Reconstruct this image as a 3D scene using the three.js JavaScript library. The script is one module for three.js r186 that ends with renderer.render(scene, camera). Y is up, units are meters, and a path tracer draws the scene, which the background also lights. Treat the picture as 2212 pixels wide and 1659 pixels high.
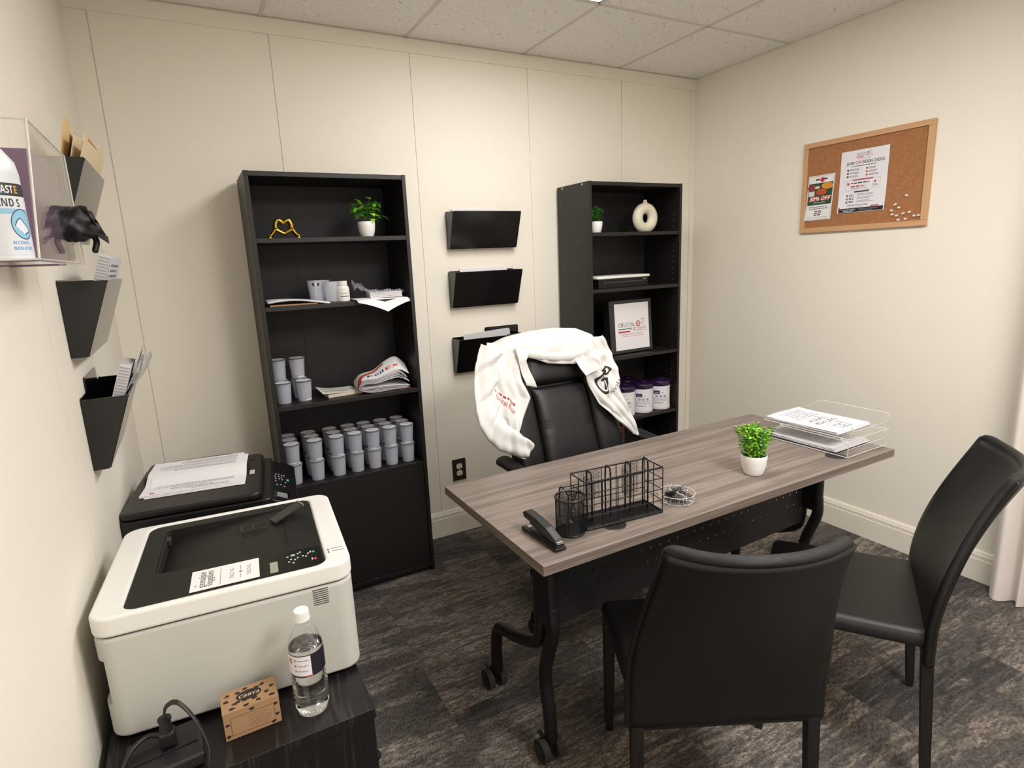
import * as THREE from 'three';
import { RoundedBoxGeometry } from 'three/addons/geometries/RoundedBoxGeometry.js';
import { mergeGeometries, toCreasedNormals } from 'three/addons/utils/BufferGeometryUtils.js';
import { Brush, Evaluator, SUBTRACTION } from 'three-bvh-csg';
import { RectAreaLightUniformsLib } from 'three/addons/lights/RectAreaLightUniformsLib.js';

RectAreaLightUniformsLib.init();
const scene = new THREE.Scene();
scene.background = new THREE.Color(0x000000);
const renderer = new THREE.WebGLRenderer({ antialias: true });
renderer.toneMapping = THREE.LinearToneMapping;
renderer.toneMappingExposure = 1.5;
renderer.shadowMap.enabled = true;

// ---------- camera ----------
const camera = new THREE.PerspectiveCamera(2 * Math.atan(829.5 / 1259) * 180 / Math.PI, 2212 / 1659, 0.05, 30);
camera.rotation.order = 'YXZ';
camera.position.set(-2.8092, 1.4353, 2.745);
camera.rotation.set(-0.2104, -0.495, -0.043);
scene.add(camera);

// ---------- room numbers and lamps ----------
const XL = -3.07, XR = 0, ZB = 0, ZF = 4.4, H = 2.432, TILE = 0.6096, TX = -0.5765, TZ = 0.628;
const LIGHTS = [[-1.491, TZ + 0.61], [-1.491, TZ + 0.61 + 3 * 0.6096]];
const LAMP_I = [6.4, 19];
const LAMP_C = new THREE.Color().setRGB(1.0, 0.985, 0.972);

// ---------- helpers ----------
let seed = 7;
const rnd = () => { seed = (seed * 1664525 + 1013904223) >>> 0; return seed / 4294967296; };
const rr = (a, b) => a + (b - a) * rnd();
const V = (x, y, z) => new THREE.Vector3(x, y, z);
const used = {};
function numbered(n) { used[n] = (used[n] || 0) + 1; return used[n] === 1 ? n : n + '_' + String(used[n] - 1).padStart(3, '0'); }
function shadow(o) { o.traverse(m => { if (m.isMesh) { m.castShadow = true; m.receiveShadow = true; } }); }
function J(list) {
  const out = [];
  for (const g0 of list.flat(9)) {
    const g = g0.index ? g0.toNonIndexed() : g0;
    for (const k of Object.keys(g.attributes)) if (!['position', 'normal', 'uv'].includes(k)) g.deleteAttribute(k);
    out.push(g);
  }
  return out.length === 1 ? out[0] : mergeGeometries(out, false);
}
const T = (g, x = 0, y = 0, z = 0, rx = 0, ry = 0, rz = 0) => { if (rx) g.rotateX(rx); if (ry) g.rotateY(ry); if (rz) g.rotateZ(rz); g.translate(x, y, z); return g; };
function bx(w, h, d, x = 0, y = 0, z = 0, r = 0) {
  const g = r ? new RoundedBoxGeometry(w, h, d, 3, Math.min(r, w / 2.01, h / 2.01, d / 2.01)) : new THREE.BoxGeometry(w, h, d);
  g.translate(x, y, z); return g;
}
const span = (x0, x1, y0, y1, z0, z1, r = 0) => bx(x1 - x0, y1 - y0, z1 - z0, (x0 + x1) / 2, (y0 + y1) / 2, (z0 + z1) / 2, r);
function cyl(r1, r2, h, x = 0, y = 0, z = 0, s = 28) { const g = new THREE.CylinderGeometry(r1, r2, h, s); g.translate(x, y, z); return g; }
function tube(pts, r, n = 40, rad = 8, closed = false, tension = 0.5) {
  const c = new THREE.CatmullRomCurve3(pts.map(p => p.isVector3 ? p : V(...p)), closed, 'catmullrom', tension);
  const g = new THREE.TubeGeometry(c, n, r, rad, closed);
  if (closed) return g;
  const a = c.getPoint(0), b = c.getPoint(1);
  const s1 = new THREE.SphereGeometry(r, rad, 6), s2 = s1.clone(); s1.translate(a.x, a.y, a.z); s2.translate(b.x, b.y, b.z);
  return J([g, s1, s2]);
}
function rod(a, b, r, rad = 6) {
  const A = V(...a), B = V(...b), d = B.clone().sub(A), g = new THREE.CylinderGeometry(r, r, d.length(), rad);
  g.applyQuaternion(new THREE.Quaternion().setFromUnitVectors(V(0, 1, 0), d.normalize())); g.translate((a[0] + b[0]) / 2, (a[1] + b[1]) / 2, (a[2] + b[2]) / 2); return g;
}
const lathe = (p, s = 40) => new THREE.LatheGeometry(p.map(q => new THREE.Vector2(q[0], q[1])), s);
function rrect(w, d, r, cx = 0, cy = 0, P = THREE.Shape) {
  const s = new P(), x = cx - w / 2, y = cy - d / 2;
  s.moveTo(x + r, y); s.lineTo(x + w - r, y); s.absarc(x + w - r, y + r, r, -Math.PI / 2, 0); s.lineTo(x + w, y + d - r); s.absarc(x + w - r, y + d - r, r, 0, Math.PI / 2);
  s.lineTo(x + r, y + d); s.absarc(x + r, y + d - r, r, Math.PI / 2, Math.PI); s.lineTo(x, y + r); s.absarc(x + r, y + r, r, Math.PI, Math.PI * 1.5);
  return s;
}
const poly = pts => new THREE.Shape(pts.map(p => new THREE.Vector2(p[0], p[1])));
// extrude along +z by depth, with a bevel inside the outline's size
function ext(shape, depth, bev = 0, seg = 10) {
  return new THREE.ExtrudeGeometry(shape, { depth: depth - 2 * bev, bevelEnabled: bev > 0, bevelThickness: bev, bevelSize: bev, bevelOffset: -bev, bevelSegments: 3, curveSegments: seg }).translate(0, 0, bev);
}
// a plan shape (x, -z) raised from y0 to y1
const slab = (shape, y0, y1, bev = 0, seg = 10) => ext(shape, y1 - y0, bev, seg).rotateX(-Math.PI / 2).translate(0, y0, 0);
// texture coordinates in metres by the face's main direction
function muv(g0) {
  const g = g0.index ? g0.toNonIndexed() : g0, p = g.attributes.position, n = g.attributes.normal, uv = new Float32Array(p.count * 2);
  for (let i = 0; i < p.count; i++) {
    const ax = Math.abs(n.getX(i)), ay = Math.abs(n.getY(i)), az = Math.abs(n.getZ(i));
    let u, v;
    if (ay >= ax && ay >= az) { u = p.getX(i); v = p.getZ(i); } else if (ax >= az) { u = p.getZ(i); v = p.getY(i); } else { u = p.getX(i); v = p.getY(i); }
    uv[2 * i] = u; uv[2 * i + 1] = v;
  }
  g.setAttribute('uv', new THREE.BufferAttribute(uv, 2)); return g;
}
const swapuv = g => { const u = g.attributes.uv; for (let i = 0; i < u.count; i++) { const a = u.getX(i); u.setXY(i, u.getY(i), a); } return g; };
const shiftuv = (g, a, b) => { const u = g.attributes.uv; for (let i = 0; i < u.count; i++) u.setXY(i, u.getX(i) + a, u.getY(i) + b); return g; };
// closed cloth / paper sheet of a given thickness from a function of u, v
function sheet(fn, nu, nv, th = 0.001) {
  const top = [], nor = [], e = 1e-3;
  for (let j = 0; j <= nv; j++) for (let i = 0; i <= nu; i++) {
    const u = i / nu, v = j / nv, p = fn(u, v);
    const a = fn(Math.min(1, u + e), v).sub(fn(Math.max(0, u - e), v)), b = fn(u, Math.min(1, v + e)).sub(fn(u, Math.max(0, v - e)));
    top.push(p); nor.push(a.cross(b).normalize());
  }
  const P = [], U = [], I = [], N = top.length, W = nu + 1;
  for (let k = 0; k < N; k++) { P.push(top[k].x, top[k].y, top[k].z); U.push((k % W) / nu, Math.floor(k / W) / nv); }
  for (let k = 0; k < N; k++) { const q = top[k].clone().addScaledVector(nor[k], -th); P.push(q.x, q.y, q.z); U.push((k % W) / nu, Math.floor(k / W) / nv); }
  for (let j = 0; j < nv; j++) for (let i = 0; i < nu; i++) {
    const a = j * W + i, b = a + 1, c = a + W, d = c + 1;
    I.push(a, b, d, a, d, c, a + N, d + N, b + N, a + N, c + N, d + N);
  }
  const edge = (a, b) => I.push(a, a + N, b + N, a, b + N, b);
  for (let i = 0; i < nu; i++) { edge(i, i + 1); edge(nv * W + i + 1, nv * W + i); }
  for (let j = 0; j < nv; j++) { edge((j + 1) * W, j * W); edge(j * W + nu, (j + 1) * W + nu); }
  const g = new THREE.BufferGeometry();
  g.setAttribute('position', new THREE.Float32BufferAttribute(P, 3)); g.setAttribute('uv', new THREE.Float32BufferAttribute(U, 2)); g.setIndex(I);
  g.computeVertexNormals(); return g;
}
function taper(a, b, wa, wb) {   // square leg from top point a to bottom point b
  const g = new RoundedBoxGeometry(1, 1, 1, 2, 0.16), p = g.attributes.position;
  for (let i = 0; i < p.count; i++) {
    const t = 0.5 - p.getY(i), w = wa + (wb - wa) * t;
    p.setXYZ(i, a[0] + (b[0] - a[0]) * t + p.getX(i) * w, a[1] + (b[1] - a[1]) * t, a[2] + (b[2] - a[2]) * t + p.getZ(i) * w);
  }
  g.computeVertexNormals(); return g;
}
function thing(name, label, category, pos = [0, 0, 0], ry = 0, group) {
  const o = new THREE.Group(); o.name = numbered(name); o.position.set(...pos); o.rotation.y = ry; o.userData = { label, category }; if (group) o.userData.group = group; scene.add(o); return o;
}
function part(parent, name, geo, mat, label) { const m = new THREE.Mesh(Array.isArray(geo) ? J(geo) : geo, mat); m.name = name; m.castShadow = m.receiveShadow = true; if (label) m.userData.label = label; parent.add(m); return m; }
function single(name, label, category, geo, mat, pos = [0, 0, 0], ry = 0, group) { const m = part(scene, numbered(name), geo, mat); m.position.set(...pos); m.rotation.y = ry; m.userData = { label, category }; if (group) m.userData.group = group; return m; }
function struct(name, geo, mat) { const m = geo ? part(scene, name, geo, mat) : new THREE.Group(); if (!geo) { m.name = name; scene.add(m); } m.userData = { kind: 'structure' }; return m; }

// ---------- noise and textures ----------
const PERM = new Uint16Array(65536); { let s = 99; for (let i = 0; i < 65536; i++) { s = (s * 1664525 + 1013904223) >>> 0; PERM[i] = s >>> 16; } }
const hsh = (x, y) => PERM[(PERM[x & 65535] + y * 131) & 65535] / 65535;
function vn(x, y, px, py) {   // value noise, periodic in px, py
  const x0 = Math.floor(x), y0 = Math.floor(y), fx = x - x0, fy = y - y0, u = fx * fx * (3 - 2 * fx), v = fy * fy * (3 - 2 * fy);
  const m = (a, p) => ((a % p) + p) % p, a = m(x0, px), b = m(x0 + 1, px), c = m(y0, py), d = m(y0 + 1, py);
  const h = (i, j) => hsh(i * 7 + 13, j * 11 + 5);
  return (h(a, c) * (1 - u) + h(b, c) * u) * (1 - v) + (h(a, d) * (1 - u) + h(b, d) * u) * v;
}
function dataTex(n, m, fn, size, srgb = true) {   // fn(s, t) -> [r, g, b] 0..255, size in metres
  const d = new Uint8Array(n * m * 4);
  for (let j = 0; j < m; j++) for (let i = 0; i < n; i++) { const c = fn(i / n, j / m), k = 4 * (j * n + i); d[k] = c[0]; d[k + 1] = c[1]; d[k + 2] = c[2]; d[k + 3] = 255; }
  const t = new THREE.DataTexture(d, n, m); t.magFilter = THREE.LinearFilter; t.minFilter = THREE.LinearFilter; t.wrapS = t.wrapT = THREE.RepeatWrapping;
  if (srgb) t.colorSpace = THREE.SRGBColorSpace; if (size) t.repeat.set(1 / size[0], 1 / size[1]); t.needsUpdate = true; return t;
}
const mix = (a, b, t) => a.map((v, i) => v + (b[i] - v) * t);
const cl = (x, a = 0, b = 1) => Math.max(a, Math.min(b, x));
const ss = (a, b, x) => { const t = cl((x - a) / (b - a)); return t * t * (3 - 2 * t); };
function canvasTex(w, h, draw) {
  const c = document.createElement('canvas'); c.width = w; c.height = h; const g = c.getContext('2d'); draw(g, w, h);
  const t = new THREE.CanvasTexture(c); t.colorSpace = THREE.SRGBColorSpace; t.magFilter = THREE.LinearFilter; return t;
}
const std = (color, roughness = 0.6, o = {}) => new THREE.MeshStandardMaterial({ color, roughness, ...o });
const phy = (color, roughness = 0.4, o = {}) => new THREE.MeshPhysicalMaterial({ color, roughness, ...o });

const carpetTex = dataTex(1024, 1024, (s, t) => {
  const w = 0.012 * vn(s * 6, t * 14, 6, 14), big = vn(s * 3, (t + w) * 9, 3, 9), mid = vn(s * 7, (t + w) * 30, 7, 30), st = vn(s * 14, (t + w) * 110, 14, 110), st2 = vn(s * 60, t * 220, 60, 220), loop = vn(s * 330, t * 256, 330, 256);
  const a = ss(0.4, 0.66, 0.34 * big + 0.36 * mid + 0.34 * st), b = ss(0.5, 0.66, 0.42 * vn(s * 3 + 7, t * 8 + 3, 3, 8) + 0.34 * mid + 0.28 * st);
  let c = mix([80, 74, 70], [136, 125, 114], a * (0.45 + 0.55 * st2)); c = mix(c, [52, 49, 48], b * (1 - 0.8 * a) * 0.95);
  const k = 0.6 + 0.8 * (0.6 * loop + 0.4 * st2); return c.map(v => cl(v * k, 0, 255));
}, [1.15, 1.15]);
const carpetBump = dataTex(512, 512, (s, t) => { const l = vn(s * 170, t * 128, 170, 128) * 255; return [l, l, l]; }, [0.575, 0.575], false);
const M = {};
M.carpet = std(0xffffff, 0.95, { map: carpetTex, bumpMap: carpetBump, bumpScale: 0.003 });
const wallBump = dataTex(256, 256, (s, t) => { const l = 255 * (0.6 * vn(s * 60, t * 60, 60, 60) + 0.4 * vn(s * 120, t * 120, 120, 120)); return [l, l, l]; }, [0.5, 0.5], false);
M.wall = std(0xf1eadc, 0.62, { bumpMap: wallBump, bumpScale: 0.00025 });
M.trim = std(0xece5d6, 0.45);
M.tile = std(0xffffff, 0.9, {
  map: dataTex(512, 512, (s, t) => {
    const f = vn(s * 128, t * 128, 128, 128), h = vn(s * 46, t * 46, 46, 46), h2 = vn(s * 90 + 3, t * 90, 90, 90);
    const pit = Math.max(0.8 * ss(0.93, 0.97, h), 0.5 * ss(0.93, 0.98, h2)); return mix([247, 244, 240], [150, 138, 124], pit).map(v => v * (0.95 + 0.08 * f));
  }, [0.55, 0.55])
});
M.grid = std(0xd8d2c8, 0.5);
M.dark = std(0x100f0f, 0.7);
const deskTex = dataTex(1024, 1024, (s, t) => {
  const w = 0.02 * vn(s * 3, t * 5, 3, 5), a = vn(s * 3, (t + w) * 40, 3, 40), b = vn(s * 8, (t + w) * 180, 8, 180), c = vn(s * 2, t * 12, 2, 12), f = vn(s * 24, t * 420, 24, 420);
  const k = 0.3 * a + 0.3 * b + 0.16 * c + 0.24 * f; let col = mix([104, 93, 85], [140, 127, 117], ss(0.25, 0.72, k)); return mix(col, [130, 110, 102], 0.2 * ss(0.55, 0.8, c));
}, [1.5, 0.62]);
M.desk = std(0xffffff, 0.42, { map: deskTex });
const oakTex = dataTex(512, 512, (s, t) => {
  const w = 0.05 * vn(s * 4, t * 3, 4, 3), a = vn((s + w) * 70, t * 4, 70, 4), b = vn((s + w) * 200, t * 12, 200, 12), k = ss(0.5, 0.85, 0.6 * a + 0.4 * b); return mix([11, 10, 11], [44, 40, 38], k);
}, [0.5, 0.5]);
M.oak = std(0xffffff, 0.42, { map: oakTex });
M.shelf = std(0x191615, 0.46);
M.shelfBack = std(0x1a1817, 0.6);
M.gloss = phy(0x08080a, 0.1, { clearcoat: 0.6, clearcoatRoughness: 0.05 });
M.pocket = phy(0x0b0a0b, 0.14);
M.blackPlastic = std(0x100f10, 0.4);
M.blackMetal = std(0x0d0d0e, 0.42);
M.wire = std(0x0e0e0f, 0.4, { metalness: 0.3 });
const leatherBump = dataTex(256, 256, (s, t) => { const l = 255 * (0.5 * vn(s * 70, t * 70, 70, 70) + 0.5 * vn(s * 128, t * 128, 128, 128)); return [l, l, l]; }, [0.12, 0.12], false);
M.leather = phy(0x060505, 0.4, { bumpMap: leatherBump, bumpScale: 0.0003 });
M.leather2 = phy(0x0c0c0e, 0.4, { bumpMap: leatherBump, bumpScale: 0.0004 });
M.white = std(0xe9e6e0, 0.5);
M.printerW = std(0xe9e7e2, 0.48);
M.paper = std(0xf0edf0, 0.8);
M.pot = std(0xf4f2f0, 0.42);
M.chrome = std(0xc8c8c8, 0.22, { metalness: 1 });
M.clear = phy(0xffffff, 0.03, { transmission: 1, thickness: 0, ior: 1.25 });
M.clearEdge = phy(0xe4e2de, 0.15, { transmission: 0.25, thickness: 0 });
M.frost = phy(0xf2f4fa, 0.1, { transmission: 0.66, thickness: 0 });
M.cream = std(0xddd6bf, 0.55);
M.gold = std(0xcaa545, 0.3, { metalness: 1 });
M.leaf = phy(0x57a52a, 0.5, { side: THREE.DoubleSide });
M.leafDark = phy(0x2f6a22, 0.5, { side: THREE.DoubleSide });
M.leafLime = phy(0x98cc3c, 0.5, { side: THREE.DoubleSide });
M.stem = std(0x4a6a2a, 0.7);
M.coat = std(0xdcd9d6, 0.85);
M.curtain = phy(0xefe6de, 0.95, { transmission: 0.1, thickness: 0 });
M.purple = std(0x3c1d4c, 0.35);
M.rubber = std(0x2b2a28, 0.8);

// ---------- structure ----------
{ // floor of carpet tiles
  const floor = struct('floor', null), P = 0.5766, x0 = -2.25, z0 = 0.62;
  part(floor, 'subfloor', span(XL - 0.1, XR + 0.1, -0.12, -0.006, ZB - 0.1, ZF + 0.1), M.dark);
  const vari = [];
  for (let x = x0 - 2 * P; x < XR; x += P) for (let z = z0 - 2 * P; z < ZF; z += P) {
    const a = Math.max(x, XL), b = Math.min(x + P, XR), c = Math.max(z, ZB), d = Math.min(z + P, ZF); if (b - a < 0.01 || d - c < 0.01) continue;
    const g = muv(span(a, b, -0.006, 0, c, d)); shiftuv(g, rnd() * 1.15, rnd() * 1.15); part(floor, 'carpet_tile', g, M.carpet);
  }
}
{ // ceiling of lay-in tiles and tee bars
  const ceil = struct('ceiling', null), gap = 0.009;
  part(ceil, 'plenum', span(XL - 0.1, XR + 0.1, H + 0.02, H + 0.12, ZB - 0.1, ZF + 0.1), M.dark);
  const xs = [XL], zs = [ZB + 0.006]; for (let x = TX - 4 * TILE; x < XR - 0.01; x += TILE) if (x > XL + 0.02) xs.push(x); xs.push(XR); for (let z = TZ; z < ZF; z += TILE) zs.push(z); zs.push(ZF);
  for (let i = 0; i + 1 < xs.length; i++) for (let j = 0; j + 1 < zs.length; j++) {
    const cx = (xs[i] + xs[i + 1]) / 2, cz = (zs[j] + zs[j + 1]) / 2; if (LIGHTS.some(l => Math.abs(cx - l[0]) < 0.2 && Math.abs(cz - l[1]) < 0.5)) continue;
    const g = muv(span(xs[i] + gap * 0.5, xs[i + 1] - gap * 0.5, H + 0.001 + 0.0015 * rnd(), H + 0.016, zs[j] + gap * 0.5, zs[j + 1] - gap * 0.5)); shiftuv(g, rnd(), rnd()); part(ceil, 'ceiling_tile', g, M.tile);
  }
  for (const x of xs.slice(1, -1)) part(ceil, 'tee_bar', span(x - 0.007, x + 0.007, H - 0.001, H + 0.02, ZB, ZF), M.grid);
  for (const z of zs.slice(1, -1)) part(ceil, 'tee_bar', span(XL, XR, H - 0.001, H + 0.0195, z - 0.007, z + 0.007), M.grid);
}
function panelled(name, along, list, place) {
  const w = struct(name, null); part(w, 'wall_core', place(list[0], list[list.length - 1], -0.12, -0.004, true), M.wall);
  for (let i = 0; i + 1 < list.length; i++) part(w, 'wall_panel', muv(place(list[i] + (i ? 0.0016 : 0), list[i + 1] - (i + 2 < list.length ? 0.0016 : 0), -0.006, 0)), M.wall);
}
panelled('wall_back', 'x', [XL, -2.992, -2.383, -1.785, -1.165, -0.561, XR], (a, b, c, d) => span(a, b, -0.02, H + 0.05, c, d, 0));
panelled('wall_left', 'z', [ZB, 1.247, 2.467, 3.687, ZF], (a, b, c, d) => span(XL + c, XL + d, -0.02, H + 0.05, a, b, 0));
struct('wall_right', muv(span(XR, XR + 0.12, -0.02, H + 0.05, ZB - 0.12, ZF + 0.12)), M.wall);
struct('wall_front', muv(span(XL - 0.12, XR + 0.12, -0.02, H + 0.05, ZF, ZF + 0.12)), M.wall);
struct('trim_1', span(XL, XR, H - 0.062, H - 0.003, ZB, ZB + 0.005), M.wall);
struct('trim_2', span(-0.035, -0.0, 0.13, H - 0.065, ZB, ZB + 0.006, 0.002), M.wall);
{ // moulded baseboards
  const prof = [[0, 0], [0.015, 0], [0.015, 0.1], [0.012, 0.102], [0.013, 0.104], [0.013, 0.12], [0.009, 0.123], [0.01, 0.126], [0.006, 0.135], [0, 0.136]];
  const run = (len) => new THREE.ExtrudeGeometry(poly(prof), { depth: len, bevelEnabled: false });
  const g = run(XR - XL).rotateY(-Math.PI / 2); g.translate(XR, 0, 0);       // x' = -z, z' = x
  struct('baseboard_back', g, M.trim);
  const g2 = run(ZF).rotateY(Math.PI).translate(XR, 0, ZF);
  struct('baseboard_right', g2, M.trim);
  struct('baseboard_left', run(ZF).translate(XL, 0, 0), M.trim);
}
// ---------- ceiling lamps ----------
const lensMat = std(0xffffff, 0.6, { emissive: LAMP_C, emissiveIntensity: 1.3 });
LIGHTS.forEach(([x, z], i) => {
  const o = thing('ceiling_light', i ? 'recessed fluorescent ceiling panel above the photographer' : 'recessed fluorescent ceiling panel above the desk', 'ceiling light', [x, H, z]);
  const w = TILE - 0.012, d = 2 * TILE - 0.012;
  part(o, 'housing', [span(-w / 2, w / 2, 0.03, 0.05, -d / 2, d / 2), span(-w / 2, -w / 2 + 0.012, 0, 0.03, -d / 2, d / 2), span(w / 2 - 0.012, w / 2, 0, 0.03, -d / 2, d / 2), span(-w / 2, w / 2, 0, 0.03, -d / 2, -d / 2 + 0.012), span(-w / 2, w / 2, 0, 0.03, d / 2 - 0.012, d / 2)], M.grid);
  part(o, 'diffuser', span(-w / 2 + 0.012, w / 2 - 0.012, 0.012, 0.018, -d / 2 + 0.012, d / 2 - 0.012), lensMat);
  const L = new THREE.RectAreaLight(LAMP_C, LAMP_I[i], w - 0.03, d - 0.03); L.position.set(0, 0.008, 0); L.rotation.set(-Math.PI / 2, 0, 0); L.castShadow = true; o.add(L);
});

// ---------- bookcases ----------
function bookcase(label, x0, shelves, lower) {
  const W = 0.62, D = 0.287, HH = 1.797, t = 0.016, z0 = 0.018;
  const o = thing('bookcase', label, 'bookcase', [x0, 0, z0]);
  part(o, 'side_panel', span(0, t, 0, HH, 0, D, 0.0012), M.shelf); part(o, 'side_panel', span(W - t, W, 0, HH, 0, D, 0.0012), M.shelf);
  part(o, 'top_panel', span(t, W - t, HH - 0.019, HH - 0.001, 0.004, D - 0.003, 0.001), M.shelf);
  for (const y of shelves) part(o, 'shelf', span(t, W - t, y - 0.018, y, 0.006, D - 0.002, 0.0012), M.shelf);
  part(o, 'bottom_shelf', span(t, W - t, 0.022, 0.04, 0.006, D - 0.001, 0.001), M.shelf);
  part(o, 'kick_board', span(t, W - t, 0, 0.022, D - 0.03, D - 0.016), M.shelf);
  const xs = [t * 0.4, 0.193, 0.4, W - t * 0.4];
  for (let i = 0; i < 3; i++) part(o, 'back_panel', span(xs[i], xs[i + 1], 0.004, HH - 0.002, 0.0002 + 0.0001 * (i === 1), 0.003 + 0.0016 * (i === 1)), M.shelfBack);
  if (lower) part(o, 'lower_panel', span(t + 0.002, W - t - 0.002, 0.042, shelves[3] - 0.02, D - 0.016, D - 0.004, 0.001), M.shelf);
  // drilled pin holes on the inner faces: bare particle board shows as pale dots
  const holes = []; for (const sx of [t + 0.0002, W - t - 0.0002]) for (const z of [0.05, D - 0.045]) for (let k = 0; k < 46; k++) { const y = 0.2 + k * 0.032; if (y > 1.7 || shelves.some(s => Math.abs(s - 0.009 - y) < 0.013)) continue; holes.push(T(new THREE.CylinderGeometry(0.0022, 0.0022, 0.0006, 6), sx, y, z, 0, 0, Math.PI / 2)); }
  part(o, 'pin_holes', holes, std(0x8c8578, 0.7));
  for (const [y, z] of [[HH - 0.01, 0.05], [HH - 0.01, D - 0.06]]) part(o, 'cam_cover', T(new THREE.CylinderGeometry(0.006, 0.006, 0.001, 12), -0.0003, y, z, 0, 0, Math.PI / 2), std(0xb9b4ac, 0.5));
  for (const [y, z] of [[HH - 0.09, 0.03], [1.38, 0.05], [HH - 0.28, 0.19]]) part(o, 'nail_head', T(new THREE.CylinderGeometry(0.0022, 0.0022, 0.001, 8), -0.0003, y, z, 0, 0, Math.PI / 2), std(0xb9b4ac, 0.5));
  return o;
}
const SY = [1.553, 1.293, 0.893, 0.548];
bookcase('tall black bookcase filled with sealed specimen cups, beside the printers', -2.574, SY, true);
bookcase('tall black bookcase in the corner holding a binder and wipe canisters', -1.014, [1.55, 1.265, 0.898, 0.548], false);

// ---------- wall file pockets ----------
function pocket(label, pos, ry, tab, group) {
  const o = thing('wall_file_pocket', label, 'wall pocket', pos, ry, group);
  const w = 0.374, h = 0.176, dt = 0.096, db = 0.032, t = 0.003, a = Math.atan2(dt - db, h), L = Math.hypot(h, dt - db);
  part(o, 'back_plate', ext(rrect(w - 0.004, h + 0.004, 0.008, 0, h / 2 + 0.002), t), M.pocket);
  if (tab) part(o, 'back_tab', ext(rrect(0.2, 0.07, 0.01, tab, h + 0.005), t).translate(0, 0, 0.0005), M.pocket);
  for (const s of [-1, 1]) { const g = ext(poly([[0, 0], [db, 0], [dt, h], [0, h]]), t).rotateY(-Math.PI / 2); g.translate(s * (w / 2 - t / 2) + t / 2, 0, 0.0005); part(o, 'side_panel', g, M.pocket); }
  const f = ext(rrect(w, L, 0.012, 0, L / 2), 0.004, 0.0012); f.rotateX(a); f.translate(0, 0.0, db - 0.001); part(o, 'front_panel', f, M.pocket);
  part(o, 'base_strip', span(-w / 2 + t, w / 2 - t, 0, t, 0, db), M.pocket);
  return o;
}
const BPX = -1.472;
pocket('glossy black wall pocket, topmost of three between the bookcases', [BPX, 1.497, 0.0005], 0, 0, 'wall pockets between the bookcases');
pocket('glossy black wall pocket, middle of three between the bookcases', [BPX - 0.004, 1.21, 0.0005], 0, 0, 'wall pockets between the bookcases');
pocket('glossy black wall pocket partly behind the white coat', [BPX - 0.006, 0.878, 0.0005], 0, 0.1, 'wall pockets between the bookcases');
const LP = [[1.525, 0.0], [1.252, 0.0], [0.975, 0.02]];
const lp = ['black wall pocket holding tan folders, behind the clear acrylic box', 'black wall pocket on left wall with a bundle of printed slips', 'black wall pocket just above the printers, with a crumpled slip bundle'];
LP.forEach(([y], i) => pocket(lp[i], [XL + 0.0005, y, 0.882], Math.PI / 2, i ? (i === 1 ? 0.0 : 0.01) : 0, 'wall pockets on the left wall'));

const lineTex = (w, h, bg, fn) => canvasTex(w, h, (g) => { g.fillStyle = bg; g.fillRect(0, 0, w, h); fn(g, w, h); });
function textLines(g, x, y, w, n, step, col, hgt, jitter = 0.4) { g.fillStyle = col; for (let i = 0; i < n; i++) { let cx = x; const end = x + w * (1 - jitter * rnd()); while (cx < end) { const l = rr(hgt * 1.5, hgt * 5); g.fillRect(cx, y + i * step, Math.min(l, end - cx), hgt); cx += l + hgt * 0.8; } } }
M.form = std(0xffffff, 0.8, { map: lineTex(512, 660, '#f1edf2', (g, w, h) => {
  textLines(g, 60, 40, 380, 3, 16, '#444', 6, 0.5); g.fillStyle = '#333'; g.fillRect(150, 100, 220, 9);
  for (let k = 0; k < 6; k++) { g.fillStyle = '#9a97a0'; g.fillRect(36, 130 + k * 82, 440, 3); textLines(g, 40, 144 + k * 82, 430, 5, 12, '#5c5a62', 5, 0.4); }
  g.fillStyle = '#555'; g.fillRect(40, 372, 170, 8); g.fillRect(36, 616, 300, 6); g.fillStyle = '#c8671f'; g.fillRect(440, 30, 24, 16); g.fillStyle = '#333'; g.fillRect(450, 50, 18, 12); }) });
M.slip = std(0xffffff, 0.8, { map: lineTex(256, 256, '#e4e1e4', (g) => { for (let k = 0; k < 14; k++) { g.fillStyle = '#4a4550'; g.fillRect(14 + k * 17, 6, 7, 244); } g.fillStyle = '#e4e1e4'; for (let k = 0; k < 30; k++) g.fillRect(0, 4 + k * 8.5, 256, 3); }) });
M.slip2 = std(0xffffff, 0.8, { map: lineTex(256, 256, '#dcd8de', (g) => { textLines(g, 20, 20, 200, 14, 15, '#6a6570', 7, 0.3); }) });
// papers in the pockets between the bookcases
single('paper_sheet', 'white form showing above the topmost back-wall pocket', 'paper', span(-0.155, 0.115, 0, 0.19, 0, 0.002), M.paper, [BPX, 1.5, 0.006], 0);
single('paper_sheet', 'white paper edge showing above the middle back-wall pocket', 'paper', T(span(-0.13, 0.14, 0, 0.187, 0, 0.002), 0, 0, 0, 0, 0, 0.006), M.paper, [BPX, 1.215, 0.008], 0);
single('paper_sheet', 'greyish papers tilted in the pocket behind the coat', 'paper', ext(rrect(0.27, 0.17, 0.012, 0, 0.1), 0.004).rotateZ(0.05), std(0xcfd0d2, 0.7), [BPX + 0.01, 0.89, 0.012], 0);
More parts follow.
